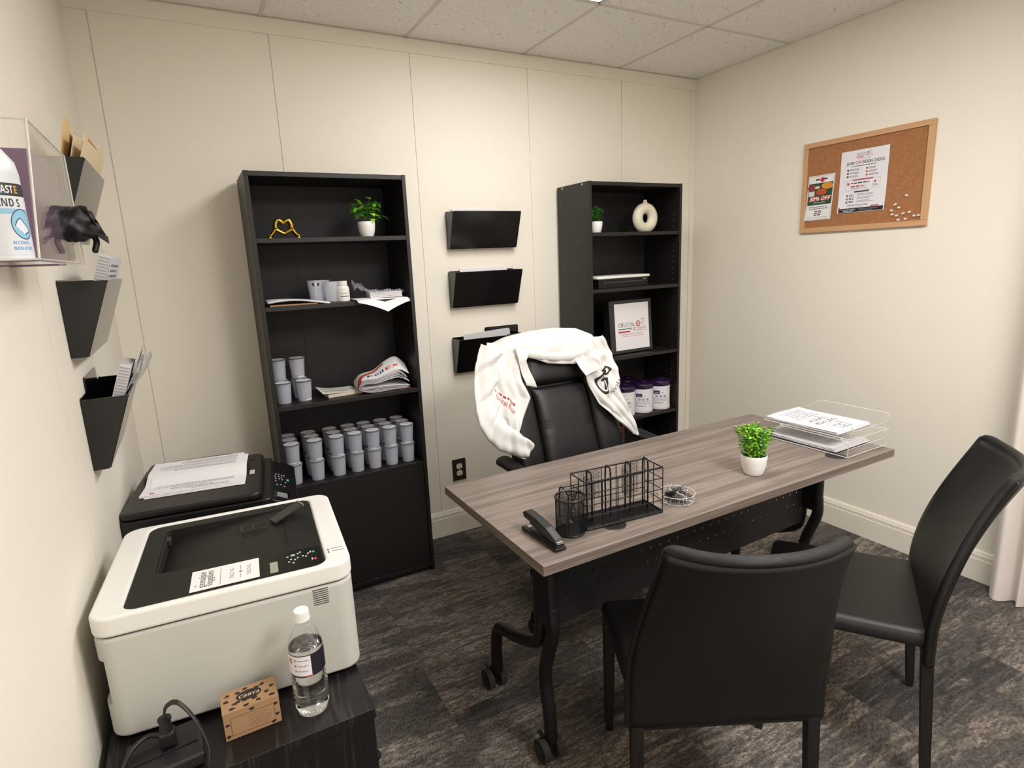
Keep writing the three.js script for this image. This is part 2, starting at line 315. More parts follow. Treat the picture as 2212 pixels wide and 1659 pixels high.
// folders and slips in the left wall pockets
{
  const fm = std(0xe2c08e, 0.8), fm2 = std(0xe6d2ae, 0.8), x = XL;
  const lean = (m, t) => { m.rotation.order = 'YXZ'; m.rotation.x = t; return m; };
  const fold = (label, h, w, tabx, dz, m, tilt) => { const s = poly([[-w / 2, 0], [w / 2, 0], [w / 2, h - 0.02], [tabx + 0.05, h - 0.02], [tabx + 0.04, h], [tabx - 0.04, h], [tabx - 0.05, h - 0.02], [-w / 2, h - 0.03]]); lean(single('manila_folder', label, 'folder', ext(s, 0.0016), m, [x + dz, LP[0][0] + 0.006, 0.882], Math.PI / 2), tilt); };
  fold('tan folder with the nearest tab in the upper left pocket', 0.268, 0.33, -0.115, 0.012, fm, 0.22);
  fold('tan folder with a middle tab in the upper left pocket', 0.262, 0.32, 0.02, 0.02, fm2, 0.275);
  fold('pale front folder in the upper left pocket, leaning outwards', 0.255, 0.34, 0.09, 0.0285, fm2, 0.335);
  lean(single('paper_sheet', 'lilac grey papers between folders in the upper left pocket', 'paper', span(-0.08, 0.13, 0, 0.25, 0, 0.003), std(0xc7b9c4, 0.8), [x + 0.0155, LP[0][0] + 0.006, 0.882], Math.PI / 2), 0.245);
  lean(single('paper_sheet', 'orange sheet peeking from the upper left pocket', 'paper', span(-0.04, 0.14, 0, 0.248, 0, 0.0015), std(0xd98a4e, 0.8), [x + 0.0245, LP[0][0] + 0.006, 0.882], Math.PI / 2), 0.305);
  const b1 = thing('slip_bundle', 'thick bundle of printed slips standing in the middle left pocket', 'paper bundle', [x + 0.0345, LP[1][0] + 0.012, 0.882], Math.PI / 2);
  part(b1, 'printed_edge', T(span(-0.1, 0.15, 0, 0.232, -0.03, -0.0045), 0, 0, 0, 0.34), M.slip); part(b1, 'front_slip', T(span(-0.1, 0.15, 0.002, 0.23, -0.004, -0.0025), 0, 0, 0, 0.34), M.slip2);
  const b2 = thing('slip_bundle', 'crumpled bundle of printed slips sticking out of the lowest left pocket', 'paper bundle', [x + 0.0345, LP[2][0] + 0.012, 0.882], Math.PI / 2);
  part(b2, 'printed_edge', T(span(-0.11, 0.03, 0, 0.236, -0.03, -0.0045), 0, 0, 0, 0.34), M.slip); part(b2, 'loose_slip', T(sheet((u, v) => V(-0.1 + 0.13 * u + 0.03 * v, 0.05 + 0.225 * v, -0.003 + 0.012 * v * v + 0.003 * Math.sin(9 * v + 3 * u)), 8, 12, 0.001), 0, 0, 0, 0.34), M.slip2);
  part(b2, 'bag_film', T(sheet((u, v) => V(-0.06 + 0.12 * u, 0.14 + 0.12 * v, 0.004 + 0.03 * v * u + 0.008 * Math.sin(11 * u + 7 * v) * v), 14, 14, 0.0004), 0, 0, 0, 0.34), phy(0xffffff, 0.15, { transmission: 0.85, thickness: 0 }));
}

// ---------- acrylic dispenser box on the left wall ----------
{
  const zn0 = 1.66, zn1 = 1.76, zf = 1.36, yb = 1.462, yt = 1.655, xf = -2.975, t = 0.003;
  const o = thing('acrylic_box', 'clear acrylic wall dispenser holding masks, gloves and a sanitizer bottle', 'dispenser', [XL + 0.001, yb, zf]);
  const d = xf - XL, h = yt - yb, L0 = zn0 - zf, L1 = zn1 - zf;
  const front = new THREE.BufferGeometry();
  part(o, 'front_pane', ext(poly([[0, 0], [-L1, 0], [-L0, h], [0, h]]), t).rotateY(Math.PI / 2).translate(d - t, 0, 0), M.clear);
  part(o, 'end_pane', sheet((u, v) => V(u * d, v * h, L1 + (L0 - L1) * v), 1, 1, t), M.clear);
  part(o, 'end_pane', span(0, d, 0, h, -t, 0), M.clear);
  part(o, 'base_pane', span(0, d, -t, 0, -t, L1), M.clear);
  part(o, 'edge', [rod([d, 0, L1], [d, h, L0], 0.0016), rod([d, 0, 0], [d, 0, L1], 0.0014), rod([d, h, 0], [d, h, L0], 0.0014), rod([d, 0, 0], [d, h, 0], 0.0012), rod([0, h, L0], [d, h, L0], 0.0014), rod([0, 0, L1], [d, 0, L1], 0.0014)], M.clearEdge);
  // sanitizer bottle
  const lab = canvasTex(512, 512, (g) => {
    g.fillStyle = '#dfe2e8'; g.fillRect(0, 0, 512, 512); g.fillStyle = '#1c2430'; g.fillRect(0, 70, 512, 78); g.fillStyle = '#8fc4dd'; g.fillRect(0, 226, 512, 34);
    g.textAlign = 'left'; g.font = 'bold 66px sans-serif'; g.fillStyle = '#f2f2f0'; g.fillText('LAST', 222, 132, 120); g.fillStyle = '#e79a1e'; g.fillText('E', 346, 132); g.fillStyle = '#141a24'; g.font = 'bold 68px sans-serif'; g.fillText('HAND S', 150, 214, 230);
    g.fillStyle = '#8fc4dd'; g.beginPath(); g.arc(372, 320, 92, 0, 7); g.fill(); g.lineWidth = 7; g.strokeStyle = '#26436a'; g.stroke(); g.fillStyle = '#e3e9ee'; g.beginPath(); g.moveTo(304, 330); g.quadraticCurveTo(342, 260, 372, 300); g.lineTo(432, 360); g.lineTo(372, 384); g.fill(); g.stroke();
    g.fillStyle = '#2f7fc0'; g.font = 'bold 30px sans-serif'; g.fillText('ALCOHOL', 262, 446); g.fillText('NON-STERI', 262, 482);
  });
  const b = thing('sanitizer_bottle', 'white hand sanitizer bottle inside the clear acrylic box', 'bottle', [-3.027, yb + 0.0005, 1.655], 0.45);
  part(b, 'bottle_body', lathe([[0, 0], [0.027, 0], [0.031, 0.004], [0.031, 0.12], [0.029, 0.135], [0.018, 0.152], [0.012, 0.157], [0.012, 0.165], [0, 0.166]]), std(0xe8eaee, 0.35));
  part(b, 'bottle_label', new THREE.CylinderGeometry(0.0313, 0.0313, 0.112, 40, 1, true, -1.4, 2.8).translate(0, 0.064, 0), std(0xffffff, 0.4, { map: lab }));
  part(b, 'cap', cyl(0.0115, 0.0125, 0.018, 0, 0.172, 0), M.white);
  // folded mauve masks: a row of pleated sheets
  for (let k = 0; k < 8; k++) { const m = phy(k % 2 ? 0x80667c : 0x8a7086, 0.9); const z = 1.392 + k * 0.026; single('face_mask', (k === 7 ? 'mauve pleated mask nearest the sanitizer bottle' : ['rearmost', 'second rearmost', 'third', 'fourth', 'fifth', 'sixth', 'seventh'][k] + ' mauve pleated mask counted from the back of the dispenser'), 'mask', sheet((u, v) => V(XL + 0.004 + 0.08 * u + 0.006 * Math.sin(k * 2), yb + 0.004 + 0.165 * v - 0.004 * (k % 3), z - 0.0 + 0.0016 * Math.abs(((v * 6) % 1) - 0.5) + 0.018 * v), 4, 36, 0.0008), m, [0, 0, 0], 0, 'masks in the dispenser'); }
  // black nitrile gloves drooping out of the far compartment
  const gl = thing('glove_bunch', 'bunch of black nitrile gloves spilling out of the dispenser front', 'gloves', [xf, yb, 1.42]);
  const gm = phy(0x0c0c0e, 0.5); const fing = (pts, r) => { const c = new THREE.CatmullRomCurve3(pts.map(p => V(...p))), g = new THREE.TubeGeometry(c, 16, r, 10); const s = new THREE.SphereGeometry(r, 10, 8), e = c.getPoint(1); s.translate(e.x, e.y, e.z); return J([g, s]); };
  part(gl, 'cuff', sheet((u, v) => { const a = u * 5.4 - 0.4, w = 1 + 0.16 * Math.sin(3 * a + 5 * v) + 0.08 * Math.sin(7 * a); return V(-0.012 + 0.05 * v - 0.012 * v * Math.sin(a), 0.078 + (0.016 + 0.012 * v) * w * Math.sin(a) - 0.012 * v * v, -0.012 + (0.024 + 0.012 * v) * w * Math.cos(a)); }, 48, 16, 0.0009), gm);
  part(gl, 'palm', (() => { const g = new THREE.SphereGeometry(0.03, 24, 18), p = g.attributes.position; for (let i = 0; i < p.count; i++) { const k = 1 + 0.18 * Math.sin(p.getX(i) * 190) * Math.cos(p.getY(i) * 150 + p.getZ(i) * 120); p.setXYZ(i, p.getX(i) * 1.0 * k + 0.006, p.getY(i) * 1.0 * k + 0.068, p.getZ(i) * 1.2 * k - 0.005); } g.computeVertexNormals(); return g; })(), gm);
  for (const [k, pts] of [[[-0.02, 0.07, 0.02], [-0.03, 0.1, 0.03], [-0.035, 0.15, 0.036]], [[-0.01, 0.07, 0.0], [-0.025, 0.1, 0.0], [-0.03, 0.135, 0.002]], [[-0.01, 0.06, 0.02], [-0.02, 0.04, 0.03], [-0.02, 0.022, 0.03]], [[0.0, 0.05, 0.0], [-0.008, 0.03, 0.01], [-0.008, 0.012, 0.006]], [[0.02, 0.06, -0.02], [0.03, 0.04, -0.02], [0.026, 0.022, -0.016]]].entries()) part(gl, 'finger', fing(pts, 0.008 - 0.0007 * k), gm);
}

// ---------- specimen cups ----------
{
  const cupG = lathe([[0, 0], [0.0255, 0], [0.0265, 0.002], [0.0318, 0.078], [0.0335, 0.079], [0.0335, 0.082], [0.031, 0.082], [0.0308, 0.079], [0.0255, 0.003], [0, 0.003]], 26);
  const lidG = J([lathe([[0, 0.0825], [0.034, 0.0825], [0.0345, 0.084], [0.034, 0.086], [0.031, 0.0868], [0, 0.0868]], 26)]);
  const labelG = new THREE.CircleGeometry(0.0295, 24).rotateX(-Math.PI / 2).translate(0, 0.0872, 0);
  const ringM = std(0x5b5d63, 0.5), cupM = M.frost;
  const lidM = std(0xffffff, 0.6, { map: canvasTex(128, 128, (g) => { g.fillStyle = '#e4e2e2'; g.fillRect(0, 0, 128, 128); textLines(g, 30, 34, 74, 6, 11, '#9b9ea8', 3, 0.3); }) });
  const marks = [std(0xd58a8f, 0.6), std(0x4d7fb0, 0.6), std(0x7f93b8, 0.6)], white = std(0xd9dadd, 0.6), blk = std(0x1a1a1c, 0.6);
  const tagG = new THREE.CylinderGeometry(0.0275, 0.0272, 0.006, 12, 1, true, -0.5, 1.0).translate(0, 0.008, 0);
  const stripG = [T(span(-0.002, 0.002, 0, 0.068, -0.0004, 0.0004), 0.006, 0.004, 0.017, 0, 0, -0.16), T(span(-0.002, 0.002, 0, 0.068, -0.0004, 0.0004), -0.004, 0.004, 0.018, 0, 0, 0.14)];
  const sG = J(stripG.map(g => g.clone()));
  let k = 0;
  function cup(label, x, y, z, group, lid = true, ghost = false) {
    const o = thing('specimen_cup', label, 'cup', [x, y, z], rr(-0.6, 0.6), group); k++;
    part(o, 'cup_wall', cupG, cupM); if (lid) { part(o, 'lid', lidG, ringM); part(o, 'lid_label', labelG, lidM); }
    const in1 = part(o, 'test_strip', sG, marks[k % 3]); in1.rotation.y = rr(-0.5, 0.5);
    if (k % 2 === 0) { part(o, 'tag', tagG, white); }
  }
  const ord = ['first', 'second', 'third', 'fourth', 'fifth', 'sixth', 'last'], rows = ['front', 'middle', 'back'];
  const fx = [-2.519, -2.428, -2.337, -2.256, -2.178, -2.1, -2.023];
  for (let r = 0; r < 3; r++) for (let c = 0; c < 7; c++) for (let l = 0; l < 2; l++) {
    const x = fx[c] + (r ? rr(-0.003, 0.003) : 0), z = 0.25 - r * 0.0715 + rr(-0.001, 0.001);
    cup(`clear lidded cup, ${rows[r]} row ${l ? 'top' : 'bottom'} layer, ${ord[c]} from left on lower shelf`, x + (l ? rr(-0.002, 0.002) : 0), SY[3] + 0.0004 + l * 0.0876, z, 'cups stacked on the lower shelf');
  }
  const lab = (s) => `sealed clear cup on the shelf above the big cup stack, ${s}`;
  cup(lab('bottom front left'), -2.521, SY[2] + 0.0004, 0.228, 'cups on the middle shelf'); cup(lab('bottom front right'), -2.44, SY[2] + 0.0004, 0.23, 'cups on the middle shelf');
  cup(lab('bottom rear left'), -2.523, SY[2] + 0.0004, 0.158, 'cups on the middle shelf'); cup(lab('bottom rear right'), -2.445, SY[2] + 0.0004, 0.158, 'cups on the middle shelf');
  cup(lab('upper rear left'), -2.523, SY[2] + 0.088, 0.158, 'cups on the middle shelf'); cup(lab('upper rear right'), -2.447, SY[2] + 0.088, 0.16, 'cups on the middle shelf');
}
// ---------- things on the left bookcase ----------
{ // gold heart-hands
  const o = thing('hand_heart_sculpture', 'small gold sculpture of two hands forming a heart', 'sculpture', [-2.447, SY[0] + 0.0055, 0.24]);
  const side = (s, name) => {
    const f = [];
    for (let k = 0; k < 4; k++) { const z = -0.0105 + k * 0.007; f.push(tube([[s * 0.03, 0.036, z], [s * 0.029, 0.05, z], [s * 0.02, 0.0655 - 0.001 * Math.abs(k - 1.5), z], [s * 0.009, 0.06, z], [s * 0.002, 0.053, z * 0.8]], 0.0072 + 0.0003 * (k === 1), 20, 8)); }
    f.push(tube([[s * 0.033, 0.036, 0.006], [s * 0.024, 0.026, 0.006], [s * 0.012, 0.019, 0.004], [s * 0.001, 0.0135, 0.002]], 0.0072, 18, 8));
    const palm = []; for (let i = 0; i <= 10; i++) { const t = i / 10; const x = s * (0.028 + 0.024 * t * t + 0.002 * t), y = 0.046 - 0.043 * t, r = 0.0125 - 0.0045 * t + (t < 0.3 ? -0.002 * (0.3 - t) : 0); const g = new THREE.SphereGeometry(1, 14, 10); g.scale(r * 0.75, r, r * 1.25); g.translate(x, y, 0); palm.push(g); }
    part(o, name, J([...f, ...palm, T(new THREE.CylinderGeometry(0.0072, 0.0095, 0.014, 16), s * 0.0535, 0.002, 0)]), M.gold);
  };
  side(-1, 'hand'); side(1, 'hand');
}
// leaf shapes
function leafGeo(L, W, fold = 0.25) { return sheet((u, v) => { const w = W * Math.pow(Math.sin(Math.PI * Math.min(1, 0.04 + v * 0.96)), 0.8) * (1 - 0.35 * v); return V((u - 0.5) * w, -0.16 * L * v * v + Math.abs(u - 0.5) * w * fold, L * v); }, 2, 6, 0.0003); }
function pot(o, r, h, mat = M.pot) {
  part(o, 'pot', lathe([[0, 0], [r * 0.66, 0], [r * 0.72, 0.002], [r * 0.9, h * 0.35], [r * 0.99, h * 0.75], [r, h], [r * 0.93, h], [r * 0.9, h * 0.8], [0, h * 0.8]], 40), mat);
  part(o, 'soil', cyl(r * 0.92, r * 0.9, 0.003, 0, h * 0.84, 0, 24), std(0x2a231c, 0.95));
}
{ // broad-leaf plant
  const o = thing('potted_plant', 'leafy green artificial plant in white pot on left bookcase', 'plant', [-2.113, SY[0] + 0.0004, 0.225]);
  pot(o, 0.036, 0.062); const lg = leafGeo(0.033, 0.025), stems = [];
  const tips = [[-0.055, 0.075, 0.01], [-0.06, 0.045, 0.02], [-0.02, 0.085, 0.01], [0.005, 0.06, 0.035], [0.03, 0.105, -0.01], [0.05, 0.07, 0.01], [0.06, 0.03, 0.02], [-0.03, 0.05, -0.02], [0.03, 0.055, 0.02], [0.045, 0.09, 0.02], [-0.04, 0.06, 0.035], [0.0, 0.07, -0.03]];
  const v = [M.leaf, M.leaf, M.leafLime, M.leafDark];
  tips.forEach(([x, y, z], i) => {
    const p = [[x * 0.15, 0.05, z * 0.15], [x * 0.5, 0.06 + y * 0.6, z * 0.6], [x, 0.055 + y, z]]; stems.push(tube(p, 0.0008, 10, 5));
    const c = new THREE.CatmullRomCurve3(p.map(q => V(...q)));
    for (let k = 0; k < 7; k++) { const t = 0.42 + 0.58 * k / 6, q = c.getPoint(t), m = part(o, 'leaf', lg, v[(i + k) % 4]); m.position.copy(q); m.rotation.order = 'YXZ'; m.rotation.set(rr(-0.7, 0.5), k * 2.4 + i, 0); const s = rr(0.75, 1.15); m.scale.set(s, s, s); }
  });
  part(o, 'stems', stems, M.stem);
}
{ // shelf with papers, tub, pill bottle and bagged papers
  const y = SY[1] + 0.0004;
  const env = thing('padded_envelope', 'creased white envelope lying on left end of second shelf', 'envelope', [-2.428, y + 0.0065, 0.2]);
  part(env, 'envelope_body', sheet((u, v) => V(-0.118 + 0.236 * u + 0.01 * v, 0.011 + 0.006 * Math.sin(Math.PI * u) + 0.003 * Math.sin(5 * u + 2 * v) - 0.012 * u * u, 0.1 - 0.19 * v), 18, 10, 0.006), M.paper);
  part(env, 'cardboard_backing', span(-0.11, 0.07, -0.006, -0.001, -0.08, 0.096), std(0xb08a68, 0.85));
  const tub = thing('clear_tub', 'clear plastic tub standing left of the white pill bottle', 'tub', [-2.325, y, 0.17]);
  part(tub, 'tub_wall', lathe([[0, 0], [0.035, 0], [0.037, 0.002], [0.045, 0.086], [0.048, 0.087], [0.048, 0.09], [0.044, 0.09], [0.036, 0.004], [0, 0.003]], 32), M.frost);
  part(tub, 'print_mark', [T(new THREE.CylinderGeometry(0.045, 0.045, 0.012, 6, 1, true, -0.75, 0.18), 0, 0.075, 0), T(new THREE.CylinderGeometry(0.045, 0.045, 0.012, 6, 1, true, -0.3, 0.18), 0, 0.075, 0)], std(0x202028, 0.5));
  const mc = thing('measuring_cup', 'clear plastic cup wedged between tub and pill bottle', 'cup', [-2.285, y, 0.228]);
  part(mc, 'cup_wall', lathe([[0, 0], [0.024, 0], [0.0255, 0.002], [0.031, 0.082], [0.033, 0.083], [0.0305, 0.084], [0.025, 0.003], [0, 0.003]], 30), M.frost);
  const pb = thing('pill_bottle', 'white pill bottle with grey label text on second shelf', 'bottle', [-2.243, y, 0.2145 + 0.03]);
  part(pb, 'bottle_body', lathe([[0, 0], [0.024, 0], [0.026, 0.002], [0.026, 0.052], [0.024, 0.06], [0.018, 0.066], [0.018, 0.07], [0, 0.07]], 36), M.white);
  part(pb, 'cap', J([cyl(0.02, 0.02, 0.016, 0, 0.076, 0), cyl(0.0205, 0.0205, 0.004, 0, 0.0705, 0)]), M.white);
  part(pb, 'bottle_label', new THREE.CylinderGeometry(0.0262, 0.0262, 0.044, 30, 1, true, -1.5, 3).translate(0, 0.028, 0), std(0xffffff, 0.5, { map: canvasTex(256, 128, (g) => { g.fillStyle = '#ece9e6'; g.fillRect(0, 0, 256, 128); textLines(g, 78, 44, 110, 1, 10, '#8a8890', 8, 0.0); g.fillStyle = '#6f6d76'; g.fillRect(72, 76, 116, 13); }) }));
  single('paper_sheet', 'white sheet drooping over the right end of second shelf', 'paper', sheet((u, v) => { const x = -0.115 + 0.22 * u, z = 0.1 - 0.19 * v, over = Math.max(0, z + 0.012 * (1 - 2 * Math.abs(u - 0.55)) * 8 * 0.5 - 0.058); return V(x + 0.01 * v, 0.0025 + 0.002 * Math.sin(5 * u) * Math.sin(3 * v) + 0.002 - 1.1 * over * over * 6, z - 0.0); }, 20, 20, 0.0009), M.paper, [-2.093, y, 0.245]);
  const st = thing('bagged_papers', 'stack of papers inside a crumpled clear plastic bag', 'paper stack', [-2.062, y + 0.0055, 0.22], -0.12);
  for (let k = 0; k < 4; k++) part(st, 'booklet', T(span(-0.068, 0.068, 0, 0.0055, -0.055, 0.055, 0.001), 0, k * 0.006 + 0.0005, 0, 0, rr(-0.05, 0.05)), std(0xd8d6d8, 0.7));
  part(st, 'plastic_film', sheet((u, v) => { const x = -0.13 + 0.21 * u, z = 0.062 - 0.12 * v; const lift = u < 0.35 ? 0.055 * Math.pow(1 - u / 0.35, 0.8) * (0.3 + 0.7 * v) : 0; return V(x, 0.027 + lift + 0.005 * Math.sin(23 * u + 6 * v) * Math.sin(9 * v + 2) + 0.004 * Math.sin(41 * u - 13 * v) - (u < 0.02 || u > 0.98 ? 0.01 : 0), z + 0.004 * Math.sin(17 * u)); }, 44, 24, 0.0003), phy(0xffffff, 0.12, { transmission: 0.88, thickness: 0, specularIntensity: 1 }));
}
{ // receipts and courier envelopes
  const y = SY[2] + 0.0004, rec = M.slip2;
  const o = thing('receipt_pad', 'small stack of printed receipts beside the courier envelopes', 'paper stack', [-2.29, y, 0.185], 0.08);
  part(o, 'paper_stack', T(span(-0.075, 0.075, 0, 0.012, -0.06, 0.06, 0.001), 0.01, 0, 0.005), std(0xd9cdb8, 0.85));
  part(o, 'top_slip', sheet((u, v) => V(-0.085 + 0.16 * u, 0.0135 + 0.018 * Math.pow(1 - u, 3) * (0.4 + 0.6 * v), 0.062 - 0.125 * v), 12, 8, 0.0006), std(0xffffff, 0.8, { map: lineTex(256, 200, '#e8e3da', (g) => { textLines(g, 20, 24, 160, 3, 20, '#77736c', 6, 0.5); g.fillStyle = '#8a8780'; g.fillRect(20, 110, 170, 20); textLines(g, 20, 150, 200, 2, 18, '#8a8780', 5, 0.3); g.fillStyle = '#555'; g.fillRect(200, 110, 40, 20); }) }));
  const cm = std(0xffffff, 0.55, { map: canvasTex(512, 512, (g) => {
    g.fillStyle = '#ececec'; g.fillRect(0, 0, 512, 512); g.strokeStyle = '#c2341f'; g.lineWidth = 74; g.beginPath(); g.moveTo(30, 512); g.quadraticCurveTo(40, 120, 330, 50); g.stroke();
    g.strokeStyle = '#e9c9c0'; g.lineWidth = 6; g.setLineDash([14, 9]); g.beginPath(); g.moveTo(30, 512); g.quadraticCurveTo(40, 120, 330, 50); g.stroke(); g.setLineDash([]);
    g.save(); g.translate(150, 260); g.font = 'bold 150px sans-serif'; g.fillStyle = '#2b2a6e'; g.fillText('Fed', -20, 110, 190); g.fillStyle = '#d8321e'; g.fillText('Ex', 175, 110, 150); g.restore(); }) });
  for (let k = 0; k < 6; k++) {
    const s = k / 5, r = 0.012 + 0.014 * s;
    const path = new THREE.CatmullRomCurve3([V(0.115 - 0.012 * k % 0.03, 0.012 - 0.0016 * k, 0), V(0.04, 0.02 - 0.0033 * k, 0), V(-0.07, 0.022 - 0.0038 * k, 0), V(-0.09 - r, 0.026 + 0.0 * s, 0), V(-0.085 - 0.4 * r, 0.03 + r * 1.05, 0), V(-0.03, 0.043 + 0.004 * k, 0), V(0.015, 0.052 + 0.0055 * k, 0), V(0.07, 0.058 + 0.0075 * k - 0.003, 0), V(0.112 - 0.009 * ((k * 2) % 5), 0.03 + 0.0075 * k, 0)]);
    const g = sheet((u, v) => { const p = path.getPoint(u), z = 0.085 - (0.17 - 0.012 * k) * v; return V(p.x + 0.02 * v * u, Math.max(0.0012, p.y * (1 + 0.45 * v * ss(0.35, 0.8, u))) + 0.002 * Math.sin(7 * u + k), z); }, 50, 8, 0.0009);
    { const u = g.attributes.uv; for (let i = 0; i < u.count; i++) u.setXY(i, (u.getX(i) - 0.42) / 0.5, u.getY(i)); }
    single('courier_envelope', ['innermost', 'second inner', 'third', 'fourth', 'fifth', 'outermost, printed in red and blue'][k] + ' of the folded white courier envelopes, counted outwards', 'envelope', g, k === 5 ? cm : M.paper, [-2.112, y, 0.2], 0, 'folded courier envelopes');
  }
}
// ---------- things on the right bookcase ----------
function boxwood(o, r, h, y0, n, mats, sz) {   // tiny crowded leaves
  const geos = mats.map(() => []); const lg = J([leafGeo(sz, sz * 0.75)]), q = new THREE.Matrix4(), e = new THREE.Euler();
  const tops = []; for (let k = 0; k < 11; k++) { const a = k * 2.399, d = r * 0.78 * Math.sqrt(k / 10.5); tops.push([Math.cos(a) * d, y0 + h * (1 - 0.45 * (d / r) * (d / r)) - rr(0, 0.15) * h, Math.sin(a) * d]); }
  const st = tops.map(t => rod([t[0] * 0.3, y0 - 0.01, t[2] * 0.3], t, 0.0007, 5));
  for (let i = 0; i < n; i++) {
    const t = tops[i % tops.length], f = Math.pow(rnd(), 0.7), a = rnd() * 6.283, d = r * 0.26 * (1 - 0.55 * f) * (0.4 + 0.6 * rnd());
    const x = t[0] * (0.3 + 0.7 * f) + Math.cos(a) * d, z = t[2] * (0.3 + 0.7 * f) + Math.sin(a) * d, y = y0 - 0.006 + (t[1] - y0) * f;
    const g = lg.clone(); g.applyMatrix4(q.makeRotationFromEuler(e.set(rr(-0.9, 0.1), a, 0, 'YXZ'))); const s = rr(0.7, 1.2); g.scale(s, s, s); g.translate(x, y, z); geos[i % mats.length].push(g);
  }
  geos.forEach((g, i) => { const m = part(o, 'foliage', g, mats[i]); m.userData.kind = 'stuff'; });
  part(o, 'stems', st, M.stem);
}
{
  const y = 1.5504, o = thing('potted_plant', 'small dark green boxwood in white pot on corner bookcase', 'plant', [-0.922, y, 0.235]);
  pot(o, 0.033, 0.056); boxwood(o, 0.05, 0.085, 0.055, 420, [M.leafDark, M.leaf, M.leafDark], 0.012);
  const v = thing('donut_vase', 'cream ring-shaped ceramic vase on corner bookcase', 'vase', [-0.577, y, 0.215]);
  const g = new THREE.TorusGeometry(0.0525, 0.0285, 24, 56), p = g.attributes.position; for (let i = 0; i < p.count; i++) { const yy = p.getY(i); p.setXYZ(i, p.getX(i), Math.max(-0.074, yy), p.getZ(i) * 0.95); } g.computeVertexNormals(); g.translate(0, 0.074, 0);
  const neck = lathe([[0.036, 0], [0.026, 0.012], [0.0165, 0.024], [0.0115, 0.032], [0.0105, 0.036], [0.0108, 0.041], [0.0085, 0.041], [0.0075, 0.03]], 32); neck.scale(1, 1, 0.8); neck.translate(0, 0.128, 0);
  part(v, 'ring_body', g, M.cream); part(v, 'neck', neck, M.cream);
  // laminator
  const ly = 1.2654, l = thing('laminator', 'slim laminator with white top and ribbed black body', 'laminator', [-0.755, ly, 0.17], 0.06);
  const body = []; for (let k = 0; k < 5; k++) body.push(span(-0.19 + 0.002 * (k % 2), 0.165 - 0.002 * (k % 2), 0.002 + k * 0.0095, 0.0085 + k * 0.0095, -0.09, 0.095 - 0.0035 * (k % 2), 0.002)); body.push(span(-0.186, 0.161, 0, 0.048, -0.088, 0.088));
  part(l, 'body', body, std(0x151516, 0.4));
  part(l, 'top_cover', slab(rrect(0.385, 0.2, 0.03, -0.005, 0), 0.048, 0.062, 0.005), M.white);
  part(l, 'feed_slot', span(-0.16, 0.12, 0.026, 0.032, 0.0925, 0.0956), M.gloss);
  part(l, 'brand_mark', T(new THREE.PlaneGeometry(0.075, 0.014), -0.07, 0.0624, 0.07, -Math.PI / 2), std(0xffffff, 0.6, { map: lineTex(256, 48, '#e9e6e0', (g) => textLines(g, 6, 14, 240, 1, 20, '#77757c', 20, 0)) }));
  part(l, 'switch', span(0.12, 0.15, 0.034, 0.04, 0.0925, 0.0965, 0.001), std(0x6a6a6e, 0.4));
  // binder
  const b = thing('binder', 'black view binder with logo cover sheet standing upright', 'binder', [-0.686, 0.9022, 0.245], 0.03);
  b.rotation.order = 'YXZ'; b.rotation.x = -0.075;
  part(b, 'front_cover', span(-0.15, 0.15, 0.001, 0.29, -0.004, 0, 0.0015), std(0x2c2c2e, 0.45)); part(b, 'back_cover', span(-0.15, 0.148, 0.001, 0.29, -0.048, -0.044, 0.0015), std(0x1b1b1d, 0.45)); part(b, 'spine', span(-0.154, -0.15, 0.001, 0.29, -0.048, 0, 0.0015), std(0x1b1b1d, 0.45));
  part(b, 'page_block', span(-0.145, 0.13, 0.012, 0.28, -0.043, -0.006), M.paper);
  part(b, 'cover_sheet', span(-0.118, 0.127, 0.018, 0.272, 0.0002, 0.0008), logoMat());
}
function textMat(t, col, bg, w, h, px, fam = 'sans-serif') { return std(0xffffff, 0.6, { map: canvasTex(w, h, (g) => { g.fillStyle = bg; g.fillRect(0, 0, w, h); g.fillStyle = col; g.font = `bold ${px}px ${fam}`; g.textAlign = 'center'; g.textBaseline = 'middle'; g.fillText(t, w / 2, h / 2, w * 0.96); }) }); }
function drawLogo(g, x, y, s) {   // the company mark: name, cross badge, heart line, stethoscope
  g.save(); g.translate(x, y); g.scale(s, s); g.textAlign = 'left'; g.textBaseline = 'alphabetic';
  g.font = '46px sans-serif'; g.fillStyle = '#3a3436'; g.fillText('CRUCIAL', 0, 60, 178); g.lineWidth = 9; g.strokeStyle = '#b5623a'; g.beginPath(); g.arc(208, 42, 20, 0, 7); g.stroke(); g.fillStyle = '#b5623a'; g.fillRect(205, 32, 6, 20); g.fillRect(198, 39, 20, 6);
  g.strokeStyle = '#8d5a4a'; g.lineWidth = 3; g.beginPath(); g.moveTo(236, 0); g.lineTo(262, 6); g.lineTo(280, 6); g.moveTo(250, 4); g.quadraticCurveTo(240, 40, 250, 56); g.quadraticCurveTo(268, 62, 270, 8); g.stroke();
  g.fillStyle = '#3a3436'; g.fillRect(0, 74, 134, 6); g.fillRect(128, 66, 6, 26); g.fillStyle = '#b5302c'; g.fillRect(0, 94, 122, 12); g.font = '46px sans-serif'; g.fillStyle = '#a9704f'; g.fillText('POINTE', 146, 102, 150);
  g.font = '16px sans-serif'; g.fillStyle = '#7a5148'; g.fillText('TRAINING & MEDICAL SERVICES', 26, 126, 240); g.fillStyle = '#b5302c'; g.fillRect(40, 136, 220, 2.5); g.restore();
}
function logoMat() { return std(0xffffff, 0.6, { map: canvasTex(512, 536, (g) => { g.fillStyle = '#eae7ea'; g.fillRect(0, 0, 512, 536); drawLogo(g, 46, 184, 1.44); }) }); }
